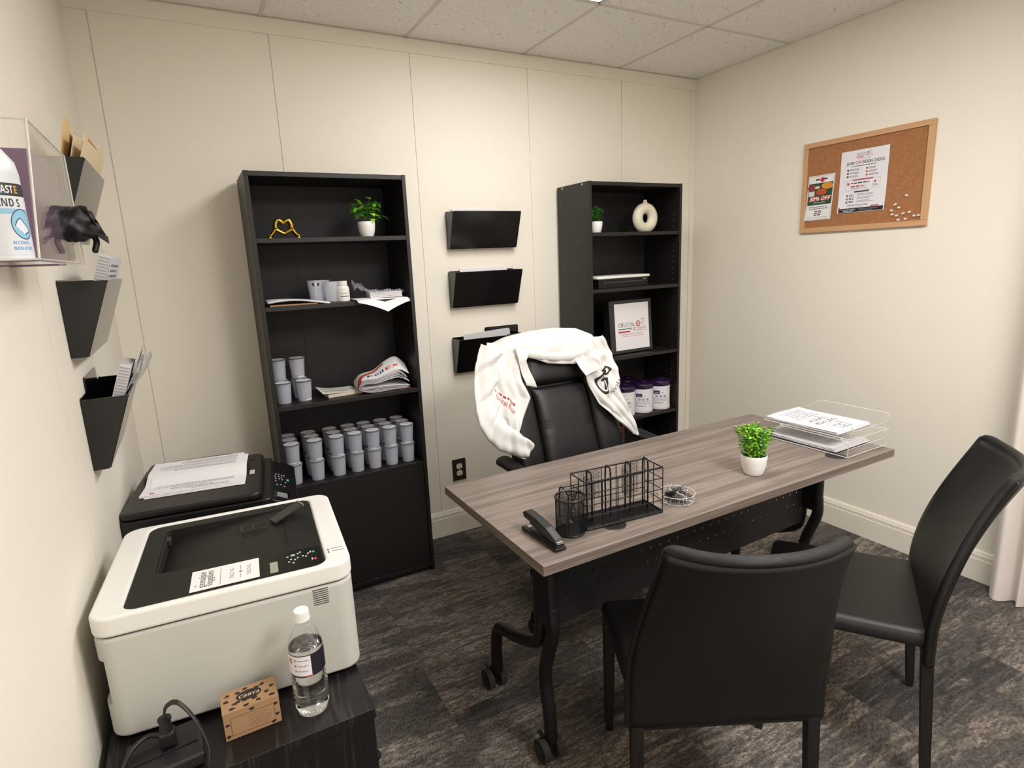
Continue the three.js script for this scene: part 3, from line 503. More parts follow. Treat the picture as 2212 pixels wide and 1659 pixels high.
{ // wipe canisters
  const lab = std(0xffffff, 0.5, { map: canvasTex(512, 512, (g) => {
    g.fillStyle = '#e9e6ea'; g.fillRect(0, 0, 512, 512); g.fillStyle = '#3d2558'; g.fillRect(60, 40, 150, 110); g.fillStyle = '#efe9f3'; g.font = 'bold 34px sans-serif'; g.fillText('Wipes', 96, 122); g.fillStyle = '#4a3f55'; g.font = 'bold 30px sans-serif'; g.fillText('Super', 236, 122);
    g.strokeStyle = '#2d2734'; for (let k = 0; k < 3; k++) { g.lineWidth = 10; g.beginPath(); g.arc(140 + k * 96, 222, 30, 0, 7); g.stroke(); g.fillStyle = '#4a4452'; g.fillRect(130 + k * 96, 204, 18, 36); }
    g.fillStyle = '#2d2734'; g.fillRect(60, 276, 380, 5); textLines(g, 60, 296, 380, 5, 20, '#8e8a94', 8, 0.4); textLines(g, 60, 416, 300, 2, 24, '#3a3440', 11, 0.3); g.fillRect(400, 440, 24, 18); }) });
  const can = [std(0xe8e3e8, 0.4), std(0x260f33, 0.32)];
  const spots = [[-0.742, 0.236, 'leftmost white wipes canister with purple lid, next to the coat sleeve'], [-0.611, 0.236, 'middle white wipes canister with purple lid in the front row'], [-0.48, 0.236, 'rightmost white wipes canister with purple lid'], [-0.745, 0.095, 'wipes canister standing behind the leftmost one'], [-0.612, 0.095, 'wipes canister standing behind the middle one']];
  for (const [x, z, label] of spots) {
    const o = thing('wipes_canister', label, 'canister', [x, 0.5484, z], -0.35, 'wipes canisters on the corner bookcase');
    part(o, 'tub', lathe([[0, 0], [0.056, 0], [0.061, 0.006], [0.061, 0.024], [0.0595, 0.027], [0.0595, 0.125], [0.061, 0.128], [0.061, 0.14], [0.058, 0.146], [0, 0.147]], 44), can[0]);
    part(o, 'label_band', new THREE.CylinderGeometry(0.0598, 0.0598, 0.094, 44, 1, true, -1.2, 2.1).translate(0, 0.076, 0), lab);
    const lid = part(o, 'lid', lathe([[0.063, 0.142], [0.0635, 0.146], [0.0635, 0.164], [0.06, 0.17], [0.05, 0.172], [0.048, 0.176], [0.03, 0.178], [0, 0.178]], 44), can[1]); part(lid, 'flip_cap', slab(rrect(0.036, 0.026, 0.01), 0.1775, 0.1825, 0.002).translate(0.004, 0, 0.012), can[1]);
  }
  single('red_carton', 'tall red carton in the bottom of the corner bookcase', 'carton', bx(0.05, 0.455, 0.14, 0, 0.2275, 0, 0.004), std(0x4c0d0d, 0.6), [-0.79, 0.0404, 0.2], 0);
}

// ---------- low cabinet with the printers ----------
const CY = 0.588;
{
  const o = thing('cabinet', 'low black wood-grain cabinet under the two printers', 'cabinet', [XL + 0.018, 0, 0.36]);
  const W = -2.6 - (XL + 0.018), L = 1.737 - 0.36;
  part(o, 'cabinet_top', muv(span(0, W, CY - 0.022, CY, 0, L, 0.0015)), M.oak);
  part(o, 'end_panel', muv(span(0.004, W - 0.003, 0, CY - 0.0225, L - 0.022, L - 0.004, 0.001)), M.oak); part(o, 'end_panel', muv(span(0.004, W - 0.003, 0, CY - 0.0225, 0.004, 0.022, 0.001)), M.oak);
  part(o, 'back_panel', muv(span(0.004, 0.01, 0.002, CY - 0.0225, 0.022, L - 0.022)), M.oak);
  part(o, 'base_panel', muv(span(0.01, W - 0.02, 0.03, 0.046, 0.022, L - 0.022)), M.oak);
  for (let k = 0; k < 3; k++) { const a = 0.024 + k * (L - 0.048) / 3, d = part(o, 'door', muv(span(W - 0.02, W - 0.004, 0.05, CY - 0.026, a, a + (L - 0.048) / 3 - 0.003, 0.001)), M.oak); part(d, 'knob', T(new THREE.SphereGeometry(0.012, 16, 12), W + 0.008, 0.4, a + 0.38), M.blackMetal); }
}
{ // white laser printer
  const o = thing('laser_printer', 'white laser printer with black top tray on the cabinet', 'printer', [-2.803, CY + 0.004, 1.389], -0.078);
  const S = (w, d, r, cx = 0, cz = 0) => rrect(w, d, r, cx, -cz);
  const ev = new Evaluator(); ev.attributes = ['position', 'normal', 'uv'];
  const cutB = new Brush(J([bx(0.03, 0.09, 0.2, -0.231, 0.12, 0.14)])); cutB.updateMatrixWorld(); const fullB = new Brush(slab(S(0.458, 0.408, 0.035), 0.006, 0.209, 0.006)); fullB.updateMatrixWorld();
  part(o, 'lower_body', [ev.evaluate(fullB, cutB, SUBTRACTION).geometry, slab(S(0.43, 0.38, 0.03), 0, 0.008)], std(0xc3c2bb, 0.45));
  part(o, 'seam_gap', slab(S(0.446, 0.396, 0.03), 0.205, 0.216), std(0x3a3936, 0.7));
  const cov = S(0.461, 0.411, 0.036); cov.holes.push(rrect(0.358, 0.378, 0.025, 0.002, 0.0, THREE.Path));
  part(o, 'top_cover', slab(cov, 0.2125, 0.252, 0.006), M.printerW);
  const pan = rrect(0.356, 0.376, 0.024, 0.002, 0); pan.holes.push(rrect(0.255, 0.225, 0.012, -0.012, 0.045, THREE.Path));
  const trayM = std(0x171615, 0.5);
  const tray = part(o, 'tray_panel', slab(pan, 0.236, 0.25, 0.001), trayM);
  // sloping output bay: deep on the wall side, shallow at the front
  part(o, 'output_bay', [sheet((u, v) => V(-0.14 + 0.257 * u, 0.2185 + 0.03 * Math.pow(u, 0.7), 0.07 - 0.228 * v), 16, 2, 0.003), span(-0.144, -0.139, 0.2165, 0.248, -0.16, 0.071), span(-0.144, 0.118, 0.2165, 0.248, -0.162, -0.157), span(-0.144, 0.118, 0.2165, 0.248, 0.0675, 0.071)], trayM);
  part(o, 'bay_stop', [span(-0.138, -0.128, 0.232, 0.246, -0.13, -0.105, 0.002), span(-0.1385, -0.136, 0.22, 0.247, -0.155, 0.06)], std(0x2b2a28, 0.4));
  const fl = part(o, 'paper_stop', T(span(0, 0.075, 0, 0.004, -0.02, 0.02, 0.001), 0.09, 0.2505, -0.08, 0, 0.3, 0.34), std(0x282725, 0.4)); part(fl, 'stop_edge', T(span(0.073, 0.077, -0.002, 0.006, -0.018, 0.018, 0.001), 0.09, 0.2505, -0.08, 0, 0.3, 0.34), std(0x8d8982, 0.35));
  part(o, 'tray_groove', [span(0.02, 0.075, 0.2496, 0.2512, -0.092, -0.088), span(0.02, 0.075, 0.2496, 0.2512, -0.062, -0.058), span(0.02, 0.024, 0.2496, 0.2512, -0.092, -0.06), span(0.045, 0.049, 0.2496, 0.2512, -0.092, -0.06)], std(0x2e2d2b, 0.4));
  // sticker with the supplies note, read from the wall side
  const stk = canvasTex(512, 350, (g) => { g.fillStyle = '#ecebe8'; g.fillRect(0, 0, 512, 350); g.save(); g.translate(256, 175); g.rotate(-Math.PI / 2); g.fillStyle = '#242422'; g.textAlign = 'center'; g.font = 'bold 66px serif'; g.fillText('genuine', 0, -150, 280); g.fillText('supplies', 0, -95, 260); g.font = '22px sans-serif'; g.fillText('USE', -90, -210); g.fillRect(-150, -40, 300, 3); g.font = '40px serif'; g.fillText('TN227-4L', 0, 60, 250); g.fillText('TN223-4L', 0, 190, 250); g.fillRect(-110, 110, 80, 3); g.fillRect(30, 110, 80, 3); g.fillStyle = '#3d4590'; g.beginPath(); g.arc(0, 112, 12, 0, 7); g.fill(); g.restore(); });
  part(o, 'sticker', T(new THREE.PlaneGeometry(0.124, 0.085), -0.007, 0.2508, 0.138, -Math.PI / 2, 0, 0), std(0xffffff, 0.6, { map: stk }));
  const cp = part(o, 'control_panel', span(0.062, 0.178, 0.249, 0.2512, 0.1, 0.186, 0.0008), std(0x151515, 0.3));
  part(cp, 'display', span(0.075, 0.09, 0.251, 0.2522, 0.135, 0.18), std(0x9da08f, 0.25));
  const km = [std(0xcfcfca, 0.4), std(0x2fae86, 0.4), std(0xd2434c, 0.4), std(0xa9c9b4, 0.4)];
  const key = (x, z, w, d, m) => part(cp, 'key', span(x - w / 2, x + w / 2, 0.2512, 0.2528, z - d / 2, z + d / 2, 0.0006), m);
  key(0.121, 0.123, 0.009, 0.006, km[3]); for (const [x, z] of [[0.11, 0.126], [0.131, 0.12], [0.136, 0.116], [0.116, 0.14], [0.124, 0.145], [0.13, 0.139], [0.112, 0.15], [0.12, 0.158], [0.14, 0.136], [0.146, 0.14], [0.151, 0.129]]) key(x, z, 0.004, 0.003, km[0]); key(0.162, 0.126, 0.005, 0.007, km[1]); key(0.163, 0.16, 0.005, 0.007, km[2]); key(0.156, 0.124, 0.003, 0.006, km[0]); key(0.157, 0.158, 0.003, 0.007, km[0]);
  part(o, 'print_mark', [span(0.196, 0.222, 0.2519, 0.2525, 0.132, 0.1335), span(0.198, 0.224, 0.2519, 0.2525, 0.144, 0.1455), span(0.19, 0.193, 0.2519, 0.2525, 0.13, 0.138), span(0.19, 0.193, 0.2519, 0.2525, 0.142, 0.15)], std(0x6b6a66, 0.6));
  for (let k = 0; k < 8; k++) part(o, 'vent_slot', span(0.147, 0.177, 0.1715 + k * 0.0046, 0.1731 + k * 0.0046, 0.2036, 0.2046), std(0x3c3b39, 0.7));
  part(o, 'foot', [-1, 1].flatMap(a => [-1, 1].map(b => cyl(0.012, 0.012, 0.0045, a * 0.18, -0.0018, b * 0.15, 14))), M.rubber);
}
{ // black inkjet all-in-one
  const o = thing('inkjet_printer', 'black all-in-one inkjet printer with papers on its lid', 'printer', [-2.84, CY, 0.67], -0.12);
  const m = std(0x121112, 0.36), m2 = std(0x181718, 0.42), S = (w, d, r, cx = 0, cz = 0) => rrect(w, d, r, cx, -cz);
  part(o, 'lower_body', slab(S(0.4, 0.43, 0.02, -0.005), 0.004, 0.115, 0.004), m);
  part(o, 'scanner_body', slab(S(0.405, 0.435, 0.025, -0.005), 0.119, 0.163, 0.005), m);
  const lid = part(o, 'scanner_lid', slab(S(0.375, 0.43, 0.03, -0.018), 0.165, 0.186, 0.007), m2);
  part(o, 'feeder_hump', slab(S(0.27, 0.17, 0.03, -0.055, -0.125), 0.184, 0.204, 0.008), m2);
  part(o, 'feeder_guide', [span(0.09, 0.11, 0.185, 0.188, -0.165, -0.135), span(0.125, 0.14, 0.185, 0.188, -0.16, -0.14)], m);
  const cp = part(o, 'control_panel', ext(rrect(0.1, 0.4, 0.015), 0.016, 0.003).rotateX(-Math.PI / 2).rotateZ(-0.42).translate(0.218, 0.125, 0), m);
  const at = (g, x, z) => g.translate(x, 0.0168, z).rotateZ(-0.42).translate(0.218, 0.125, 0);
  part(cp, 'display', at(span(-0.016, 0.016, 0, 0.0012, -0.02, 0.02), 0.0, 0.145), std(0x8a8c8d, 0.2)); part(cp, 'display_bezel', at(span(-0.024, 0.024, -0.0005, 0.0006, -0.03, 0.03), 0.0, 0.145), M.gloss);
  const kg = std(0x3fd6a4, 0.4), kw = std(0xbebebc, 0.5); part(cp, 'key', at(span(-0.004, 0.004, 0, 0.0015, -0.007, 0.007), 0.02, -0.01), kg);
  for (const [x, z] of [[-0.02, -0.05], [-0.01, -0.055], [0.0, -0.05], [0.008, -0.05], [-0.022, -0.025], [-0.01, -0.03], [0, -0.028], [-0.02, -0.005], [-0.008, -0.008], [0.002, -0.006], [0.012, 0.02], [-0.02, 0.02], [-0.016, 0.055], [-0.004, 0.05], [0.008, 0.06]]) part(cp, 'key', at(span(-0.0022, 0.0022, 0, 0.001, -0.003, 0.003), x, z), kw);
  part(o, 'lid_badge', span(0.13, 0.145, 0.1858, 0.1868, -0.02, 0.02), std(0xcfcfcf, 0.5));
  part(o, 'foot', [-1, 1].flatMap(a => [-1, 1].map(b => cyl(0.012, 0.012, 0.005, a * 0.16, 0.0025, b * 0.17, 12))), M.rubber);
  const py = CY + 0.187;
  const sh = (label, dx, dz, ry, dy, mat) => single('printed_form', label, 'paper', (() => { const g = sheet((u, v) => V(-0.14 + 0.28 * u, 0.0005 + dy + 0.0225 * ss(0.3, 0.62, v), 0.128 - 0.256 * v), 14, 20, 0.0006); const q = g.attributes.uv; for (let i = 0; i < q.count; i++) q.setXY(i, 1 - q.getX(i), 1 - q.getY(i)); return g; })(), mat, [-2.868 + dx, py, 0.63 + dz], ry, 'forms on the inkjet printer');
  sh('lowest printed form on the inkjet printer, showing at the near edge', 0.012, 0.02, -0.14, 0.0, M.paper); sh('middle printed form on the inkjet printer', 0.004, 0.014, -0.18, 0.0013, M.paper); sh('top printed form with dense text on the inkjet printer', 0, 0, -0.15, 0.0026, M.form);
}
{ // cardboard card box
  const kraft = '#a3805e'; const rs = () => { seed = 31; }; rs();
  const blob = (g, x, y, r) => { g.fillStyle = '#2c2320'; g.beginPath(); for (let k = 0; k < 7; k++) { const a = k / 7 * 6.283, q = r * rr(0.55, 1.1); g[k ? 'lineTo' : 'moveTo'](x + Math.cos(a) * q * 1.25, y + Math.sin(a) * q * 0.9); } g.fill(); };
  const top = canvasTex(512, 300, (g) => { g.fillStyle = kraft; g.fillRect(0, 0, 512, 300); for (const [x, y] of [[60, 60], [50, 140], [120, 200], [90, 260], [230, 30], [390, 50], [470, 120], [420, 180], [330, 250], [220, 270], [460, 250], [300, 210], [160, 60]]) blob(g, x, y, 26); g.fillStyle = '#2b2423'; g.beginPath(); g.ellipse(256, 130, 120, 70, 0, 0, 7); g.fill(); for (const a of [150, 330, 210]) blob(g, a, a > 300 ? 66 : 190, 26); g.fillStyle = '#d9b58e'; g.font = 'italic bold 64px serif'; g.textAlign = 'center'; g.fillText('Canva', 256, 152); });
  const front = canvasTex(512, 280, (g) => { g.fillStyle = kraft; g.fillRect(0, 0, 512, 280); for (const [x, y] of [[30, 110], [30, 240], [480, 60], [486, 180], [260, 20], [440, 250]]) blob(g, x, y, 24); g.strokeStyle = '#4a372b'; g.lineWidth = 5; g.strokeRect(60, 52, 400, 190); textLines(g, 220, 78, 220, 7, 21, '#8a6a4e', 9, 0.35); });
  const o = thing('card_box', 'small kraft cardboard box with dark spots in front of printer', 'box', [-2.813, CY + 0.0004, 1.648], 0.02);
  part(o, 'box_body', span(-0.0485, 0.0485, 0, 0.055, -0.027, 0.027, 0.001), std(0xa3805e, 0.85));
  part(o, 'lid_flap', T(span(-0.0488, 0.0488, 0, 0.0012, -0.056, 0.0), 0, 0.0552, 0.0275, 0.1), std(0xa3805e, 0.85));
  part(o, 'top_print', T(new THREE.PlaneGeometry(0.096, 0.053), 0, 0.0567 + 0.0028, 0.0, -Math.PI / 2 + 0.1), std(0xffffff, 0.85, { map: top }));
  part(o, 'front_print', T(new THREE.PlaneGeometry(0.096, 0.053), 0, 0.0275, 0.0274), std(0xffffff, 0.85, { map: front }));
  seed = 77;
}
{ // water bottle
  const o = thing('water_bottle', 'clear plastic water bottle with white cap beside the box', 'bottle', [-2.705, CY + 0.0004, 1.672], 0.3);
  const prof = [[0, 0.004], [0.014, 0.003], [0.022, 0.0], [0.0295, 0.003], [0.0325, 0.012]]; for (let k = 0; k < 7; k++) { const y = 0.018 + k * 0.0105; prof.push([0.0327, y], [0.0283, y + 0.005]); } prof.push([0.0318, 0.094], [0.0318, 0.138]); for (let k = 0; k < 3; k++) { const y = 0.142 + k * 0.009; prof.push([0.0325 - 0.002 * k, y], [0.0302 - 0.0025 * k, y + 0.004]); } prof.push([0.026, 0.168], [0.019, 0.178], [0.0125, 0.187], [0.0115, 0.19], [0.0115, 0.2], [0.0095, 0.2], [0.0095, 0.186]);
  const shell = prof.concat(prof.slice(0, -1).reverse().map(([r, y]) => [Math.max(0, r - 0.0006), y + 0.0004]));
  part(o, 'bottle_wall', lathe(shell.slice(0, prof.length), 48), phy(0xffffff, 0.03, { transmission: 1, thickness: 0, ior: 1.5 }));
  const wat = [[0, 0.0055], ...prof.slice(1).filter(p => p[1] < 0.145).map(([r, y]) => [Math.max(0, r - 0.0012), y + 0.0012]), [0.029, 0.146], [0, 0.146]];
  part(o, 'water', lathe(wat, 48), phy(0xffffff, 0.0, { transmission: 1, thickness: 0.05, ior: 1.33 }));
  part(o, 'cap', J([cyl(0.0138, 0.0142, 0.016, 0, 0.206, 0, 36), cyl(0.0132, 0.0138, 0.002, 0, 0.2148, 0, 36), cyl(0.0145, 0.0145, 0.003, 0, 0.1975, 0, 36)]), std(0xeceaea, 0.4));
  part(o, 'bottle_label', new THREE.CylinderGeometry(0.0322, 0.0322, 0.046, 48, 1, true, -2.35, 3.6).translate(0, 0.116, 0), std(0xffffff, 0.5, { side: THREE.DoubleSide, map: canvasTex(640, 200, (g) => { g.fillStyle = '#e6e1e6'; g.fillRect(0, 0, 640, 200); g.fillStyle = '#1d1a24'; g.fillRect(380, 0, 260, 200); g.fillRect(0, 0, 640, 8); g.fillRect(0, 186, 640, 14); g.fillStyle = '#b04038'; g.fillRect(320, 186, 70, 14); g.fillRect(120, 40, 50, 22); g.fillStyle = '#2a2430'; g.fillRect(120, 70, 50, 10); for (let k = 0; k < 3; k++) { g.beginPath(); g.arc(214, 46 + k * 48, 9, 0, 7); g.fill(); textLines(g, 236, 43 + k * 48, 130, 1, 10, '#6a6470', 7, 0.2); } }) }));
}
{ // power strip and cords
  const y = CY + 0.0004, o = thing('power_strip', 'black power strip with plugs at the near end of cabinet', 'power strip', [-2.955, y, 1.665], 0.1);
  part(o, 'strip_body', bx(0.115, 0.026, 0.1, 0, 0.013, 0, 0.006), std(0x1c1c1d, 0.5)); part(o, 'socket_face', bx(0.1, 0.004, 0.03, 0, 0.027, 0.0, 0.001), M.blackPlastic);
  const p = thing('power_plug', 'black plug standing upright in the power strip with arching cord', 'plug', [-2.949, y + 0.0295, 1.662], 0);
  part(p, 'plug_body', [bx(0.026, 0.03, 0.024, 0, 0.015, 0, 0.006), cyl(0.0085, 0.011, 0.022, 0, 0.04, 0, 16), cyl(0.011, 0.011, 0.004, 0, 0.052, 0, 16)], std(0x121213, 0.45));
  const cord = new THREE.CatmullRomCurve3([V(0, 0.052, 0), V(0.004, 0.07, -0.004), V(0.02, 0.078, 0), V(0.045, 0.05, 0.02), V(0.062, 0.0, 0.045), V(0.06, -0.016, 0.055)]);
  part(p, 'cord', [-0.0036, 0, 0.0036].map(d => new THREE.TubeGeometry(new THREE.CatmullRomCurve3(cord.getPoints(14).map(q => q.clone().add(V(0, 0, d)))), 40, 0.0022, 8)), std(0x1b1a1a, 0.35));
  part(o, 'cord', tube([[0.0, 0.036, -0.02], [-0.023, 0.045, -0.025], [-0.05, 0.038, -0.012], [-0.07, 0.012, 0.01], [-0.075, 0.004, 0.045]], 0.004, 36, 8), std(0x19191a, 0.4));
}

// ---------- desk ----------
const DY = 0.7153;
{
  const o = thing('desk', 'grey-brown laminate folding desk on black caster legs', 'desk', [-1.4187, 0, 1.3475], 0.003);
  const W = 1.479, D = 0.6123, t = 0.027;
  part(o, 'table_top', muv(span(-W / 2, W / 2, DY - t, DY, -D / 2, D / 2, 0.0015)), M.desk);
  for (const [x, z] of [[-0.46, 0.222], [0.515, 0.23]]) part(o, 'grommet', lathe([[0, 0.0008], [0.026, 0.0008], [0.032, 0.0022], [0.034, 0.0012], [0.034, 0]], 36).translate(x, DY, z), std(0x1a1919, 0.4));
  // perforated modesty panel
  const sh = rrect(1.19, 0.285, 0.004, -0.03, 0), hole = (x, y, r) => { const p = new THREE.Path(); p.moveTo(x - r * 0.8, y); p.lineTo(x, y - r); p.lineTo(x + r * 0.8, y); p.lineTo(x, y + r); p.closePath(); sh.holes.push(p); };
  for (let r = 0; r < 3; r++) for (let k = 0; k < 29; k++) { const x = 0.516 - k * 0.0393 - (r % 2 ? -0.012 : 0); if (x > -0.6) hole(x, 0.0 - 0.0455 * r + 0.035, 0.0065); }
  const mp = ext(sh, 0.003); mp.rotateY(0.03); mp.translate(0, 0.535, 0.096); part(o, 'modesty_panel', mp, std(0x1d1c1d, 0.45));
  part(o, 'frame_rail', [span(-0.62, 0.6, DY - t - 0.035, DY - t - 0.002, 0.06, 0.085), span(-0.62, 0.6, DY - t - 0.03, DY - t - 0.002, -0.16, -0.14)], M.blackMetal);
  const leg = (X, dz) => {
    const z = q => q - 1.3475 + dz;
    part(o, 'post', slab(rrect(0.04, 0.1, 0.02, X, -z(1.497)), 0.45, DY - t - 0.001, 0.002), M.blackMetal);
    const ft = part(o, 'leg', tube([[X, 0.5, z(1.53)], [X, 0.43, z(1.53)], [X, 0.31, z(1.489)], [X, 0.24, z(1.481)], [X, 0.143, z(1.497)], [X, 0.06, z(1.502)]], 0.0195, 48, 16), M.blackMetal);
    const bk = part(o, 'leg', tube([[X, 0.5, z(1.465)], [X, 0.4, z(1.464)], [X, 0.345, z(1.435)], [X, 0.29, z(1.32)], [X, 0.262, z(1.235)], [X, 0.235, z(1.185)], [X, 0.17, z(1.165)], [X, 0.07, z(1.163)]], 0.0195, 60, 16), M.blackMetal);
    for (const [zz, dirx] of [[z(1.5), -1], [z(1.15), -1]]) {
      const w = part(o, 'caster', T(new THREE.CylinderGeometry(0.034, 0.034, 0.02, 28), X - 0.03, 0.034, zz, 0, 0, Math.PI / 2), M.rubber);
      part(w, 'caster_wheel', T(new THREE.CylinderGeometry(0.034, 0.034, 0.02, 28), X + 0.016, 0.034, zz, 0, 0, Math.PI / 2), M.rubber);
      part(w, 'caster_hub', [T(new THREE.CylinderGeometry(0.024, 0.024, 0.023, 24), X - 0.03, 0.034, zz, 0, 0, Math.PI / 2), bx(0.022, 0.05, 0.034, X - 0.006, 0.05, zz, 0.008), bx(0.012, 0.008, 0.03, X - 0.02, 0.07, zz - 0.02, 0.002)], M.blackPlastic);
    }
  };
  leg(-0.641, 0); leg(0.6, -0.06);
}
// ---------- things on the desk ----------
{
  const y = DY + 0.0004;
  const s = thing('stapler', 'black metal desk stapler at the near left desk corner', 'stapler', [-2.083, y, 1.535], 0.03);
  part(s, 'base', [bx(0.034, 0.009, 0.165, 0, 0.0045, 0, 0.003), bx(0.026, 0.006, 0.12, 0, 0.011, 0.02, 0.002)], M.blackPlastic); part(s, 'anvil', bx(0.012, 0.002, 0.016, 0, 0.0098, -0.066), M.chrome);
  part(s, 'magazine', T(bx(0.018, 0.012, 0.13, 0, 0, 0, 0.002), 0, 0.024, 0.012, 0.14), std(0x222224, 0.35, { metalness: 0.5 }));
  const arm = ext(poly([[-0.075, 0.036], [-0.08, 0.05], [-0.068, 0.057], [-0.02, 0.054], [0.03, 0.045], [0.07, 0.03], [0.079, 0.022], [0.076, 0.014], [0.05, 0.02], [0, 0.031]]), 0.026, 0.004, 6); arm.rotateY(-Math.PI / 2); arm.translate(0.013, 0, 0); part(s, 'arm', arm, std(0x1a1a1b, 0.32));
  part(s, 'hinge_cap', [bx(0.02, 0.008, 0.006, 0, 0.021, 0.077, 0.002)], M.chrome);
}
{ // wire-mesh pen cup
  const y = DY + 0.0004, o = thing('pen_cup', 'black wire-mesh pen cup between stapler and organizer', 'pen cup', [-2.0, y, 1.54]);
  const r = 0.0385, h = 0.1, g = []; for (let k = 0; k < 60; k++) { const a = k / 60 * 6.2832; g.push(rod([r * Math.cos(a), 0.003, r * Math.sin(a)], [r * Math.cos(a), h, r * Math.sin(a)], 0.00055, 3)); }
  for (let k = 0; k < 34; k++) g.push(new THREE.TorusGeometry(r, 0.0005, 3, 40).rotateX(Math.PI / 2).translate(0, 0.006 + k * 0.0028, 0));
  const mesh = part(o, 'mesh_wall', g, M.wire); mesh.userData.kind = 'stuff';
  part(o, 'rim', new THREE.TorusGeometry(r + 0.0005, 0.0028, 10, 48).rotateX(Math.PI / 2).translate(0, h, 0), M.blackPlastic); part(o, 'base', lathe([[0, 0], [r + 0.001, 0], [r + 0.0025, 0.003], [r + 0.001, 0.006], [r - 0.002, 0.004], [0, 0.003]], 40), M.blackPlastic);
  single('pen', 'black pen leaning inside the mesh pen cup', 'pen', J([rod([-0.025, 0.012, 0.012], [0.028, 0.104, -0.012], 0.0042, 10), rod([-0.027, 0.008, 0.013], [-0.025, 0.012, 0.012], 0.0022, 8)]), std(0x161616, 0.3), [-2.0, y, 1.54]);
}
{ // wire desk organizer
  const y = DY + 0.0004, o = thing('desk_organizer', 'black wire desk organizer with stepped compartments', 'organizer', [-1.84, y, 1.575], -0.1);
  const w = 0.0013, X0 = -0.123, X1 = 0.123, Z1 = 0.0, Z0 = -0.085, Hh = 0.135;
  const front = []; for (let k = 0; k <= 5; k++) { const x = X0 + (X1 - X0) * k / 5; front.push(rod([x, 0.004, Z1], [x, Hh * (k < 0 ? 0.8 : 1), Z1], w)); } for (let k = 0; k <= 4; k++) front.push(rod([X0, 0.006 + k * Hh / 4 * 0.97, Z1], [X1, 0.006 + k * Hh / 4 * 0.97, Z1], w));
  part(o, 'front_grid', front, M.wire);
  const back = []; for (let k = 0; k <= 5; k++) { const x = X0 + (X1 - X0) * k / 5; back.push(rod([x, 0.004, Z0], [x, Hh, Z0], w)); } for (const t of [0.05, 0.35, 0.68, 1]) back.push(rod([X0, Hh * t, Z0], [X1, Hh * t, Z0], w)); part(o, 'back_grid', back, M.wire);
  for (const x of [X0, X1]) part(o, 'side_grid', [0.05, 0.28, 0.52, 0.76, 1].map(t => rod([x, Hh * t, Z0], [x, Hh * t, Z1], w)).concat([rod([x, 0.004, (Z0 + Z1) / 2], [x, Hh * 0.98, (Z0 + Z1) / 2], w)]), M.wire);
  part(o, 'top_rim', [[[X0, Z0], [X1, Z0]], [[X1, Z0], [X1, Z1]], [[X1, Z1], [X0, Z1]], [[X0, Z1], [X0, Z0]]].map(([a, b]) => rod([a[0], Hh, a[1]], [b[0], Hh, b[1]], 0.002)), M.wire);
  // hooped dividers and stepped boxes at the back
  const hoop = (x, z, ww, hh) => tube([[x, 0.006, z - ww / 2], [x, hh - 0.012, z - ww / 2], [x, hh, z], [x, hh - 0.012, z + ww / 2], [x, 0.006, z + ww / 2]], 0.0024, 40, 8);
  part(o, 'divider_hoop', [hoop(-0.085, -0.05, 0.026, Hh + 0.008)], M.wire); part(o, 'divider_hoop', [hoop(-0.025, -0.05, 0.026, Hh + 0.012)], M.wire); part(o, 'divider_hoop', [hoop(0.04, -0.05, 0.024, Hh + 0.012)], M.wire); part(o, 'divider_hoop', [hoop(0.1, -0.05, 0.024, Hh + 0.014)], M.wire);
  const meshPlate = (x0, x1, y0, y1, z0, z1) => { const g = []; if (z0 === z1) { for (let yy = y0; yy <= y1; yy += 0.004) g.push(rod([x0, yy, z0], [x1, yy, z0], 0.0006, 3)); for (let xx = x0; xx <= x1; xx += 0.008) g.push(rod([xx, y0, z0], [xx, y1, z0], 0.0005, 3)); } else if (x0 === x1) { for (let yy = y0; yy <= y1; yy += 0.004) g.push(rod([x0, yy, z0], [x0, yy, z1], 0.0006, 3)); for (let zz = z0; zz <= z1; zz += 0.008) g.push(rod([x0, y0, zz], [x0, y1, zz], 0.0005, 3)); } else { for (let zz = z0; zz <= z1; zz += 0.004) g.push(rod([x0, y0, zz], [x1, y0, zz], 0.0007, 3)); for (let xx = x0; xx <= x1; xx += 0.004) g.push(rod([xx, y0, z0], [xx, y0, z1], 0.0007, 3)); } return g; };
  const st = (n, g) => { part(o, n, g, M.wire).userData.kind = 'stuff'; };
  st('mesh_base', meshPlate(X0, X1, 0.005, 0.005, Z0, Z1)); st('mesh_pocket', [...meshPlate(-0.1, -0.03, 0.05, Hh - 0.004, -0.083, -0.083), ...meshPlate(0.045, 0.1, 0.04, Hh, -0.083, -0.083), ...meshPlate(-0.085, -0.085, 0.01, Hh - 0.01, -0.08, -0.02), ...meshPlate(0.04, 0.04, 0.05, Hh - 0.01, -0.08, -0.03)]);
  st('mesh_step', [...meshPlate(-0.15, -0.085, 0.004, 0.088, -0.105, -0.105), ...meshPlate(-0.15, -0.15, 0.004, 0.08, -0.105, -0.05)]);
  part(o, 'base_frame', [[[X0, Z0], [X1, Z0]], [[X1, Z0], [X1, Z1]], [[X1, Z1], [X0, Z1]], [[X0, Z1], [X0, Z0]]].map(([a, b]) => rod([a[0], 0.003, a[1]], [b[0], 0.003, b[1]], 0.003, 8)).concat([span(X0 + 0.01, X1 - 0.01, 0.001, 0.003, -0.06, -0.02)]), M.wire);
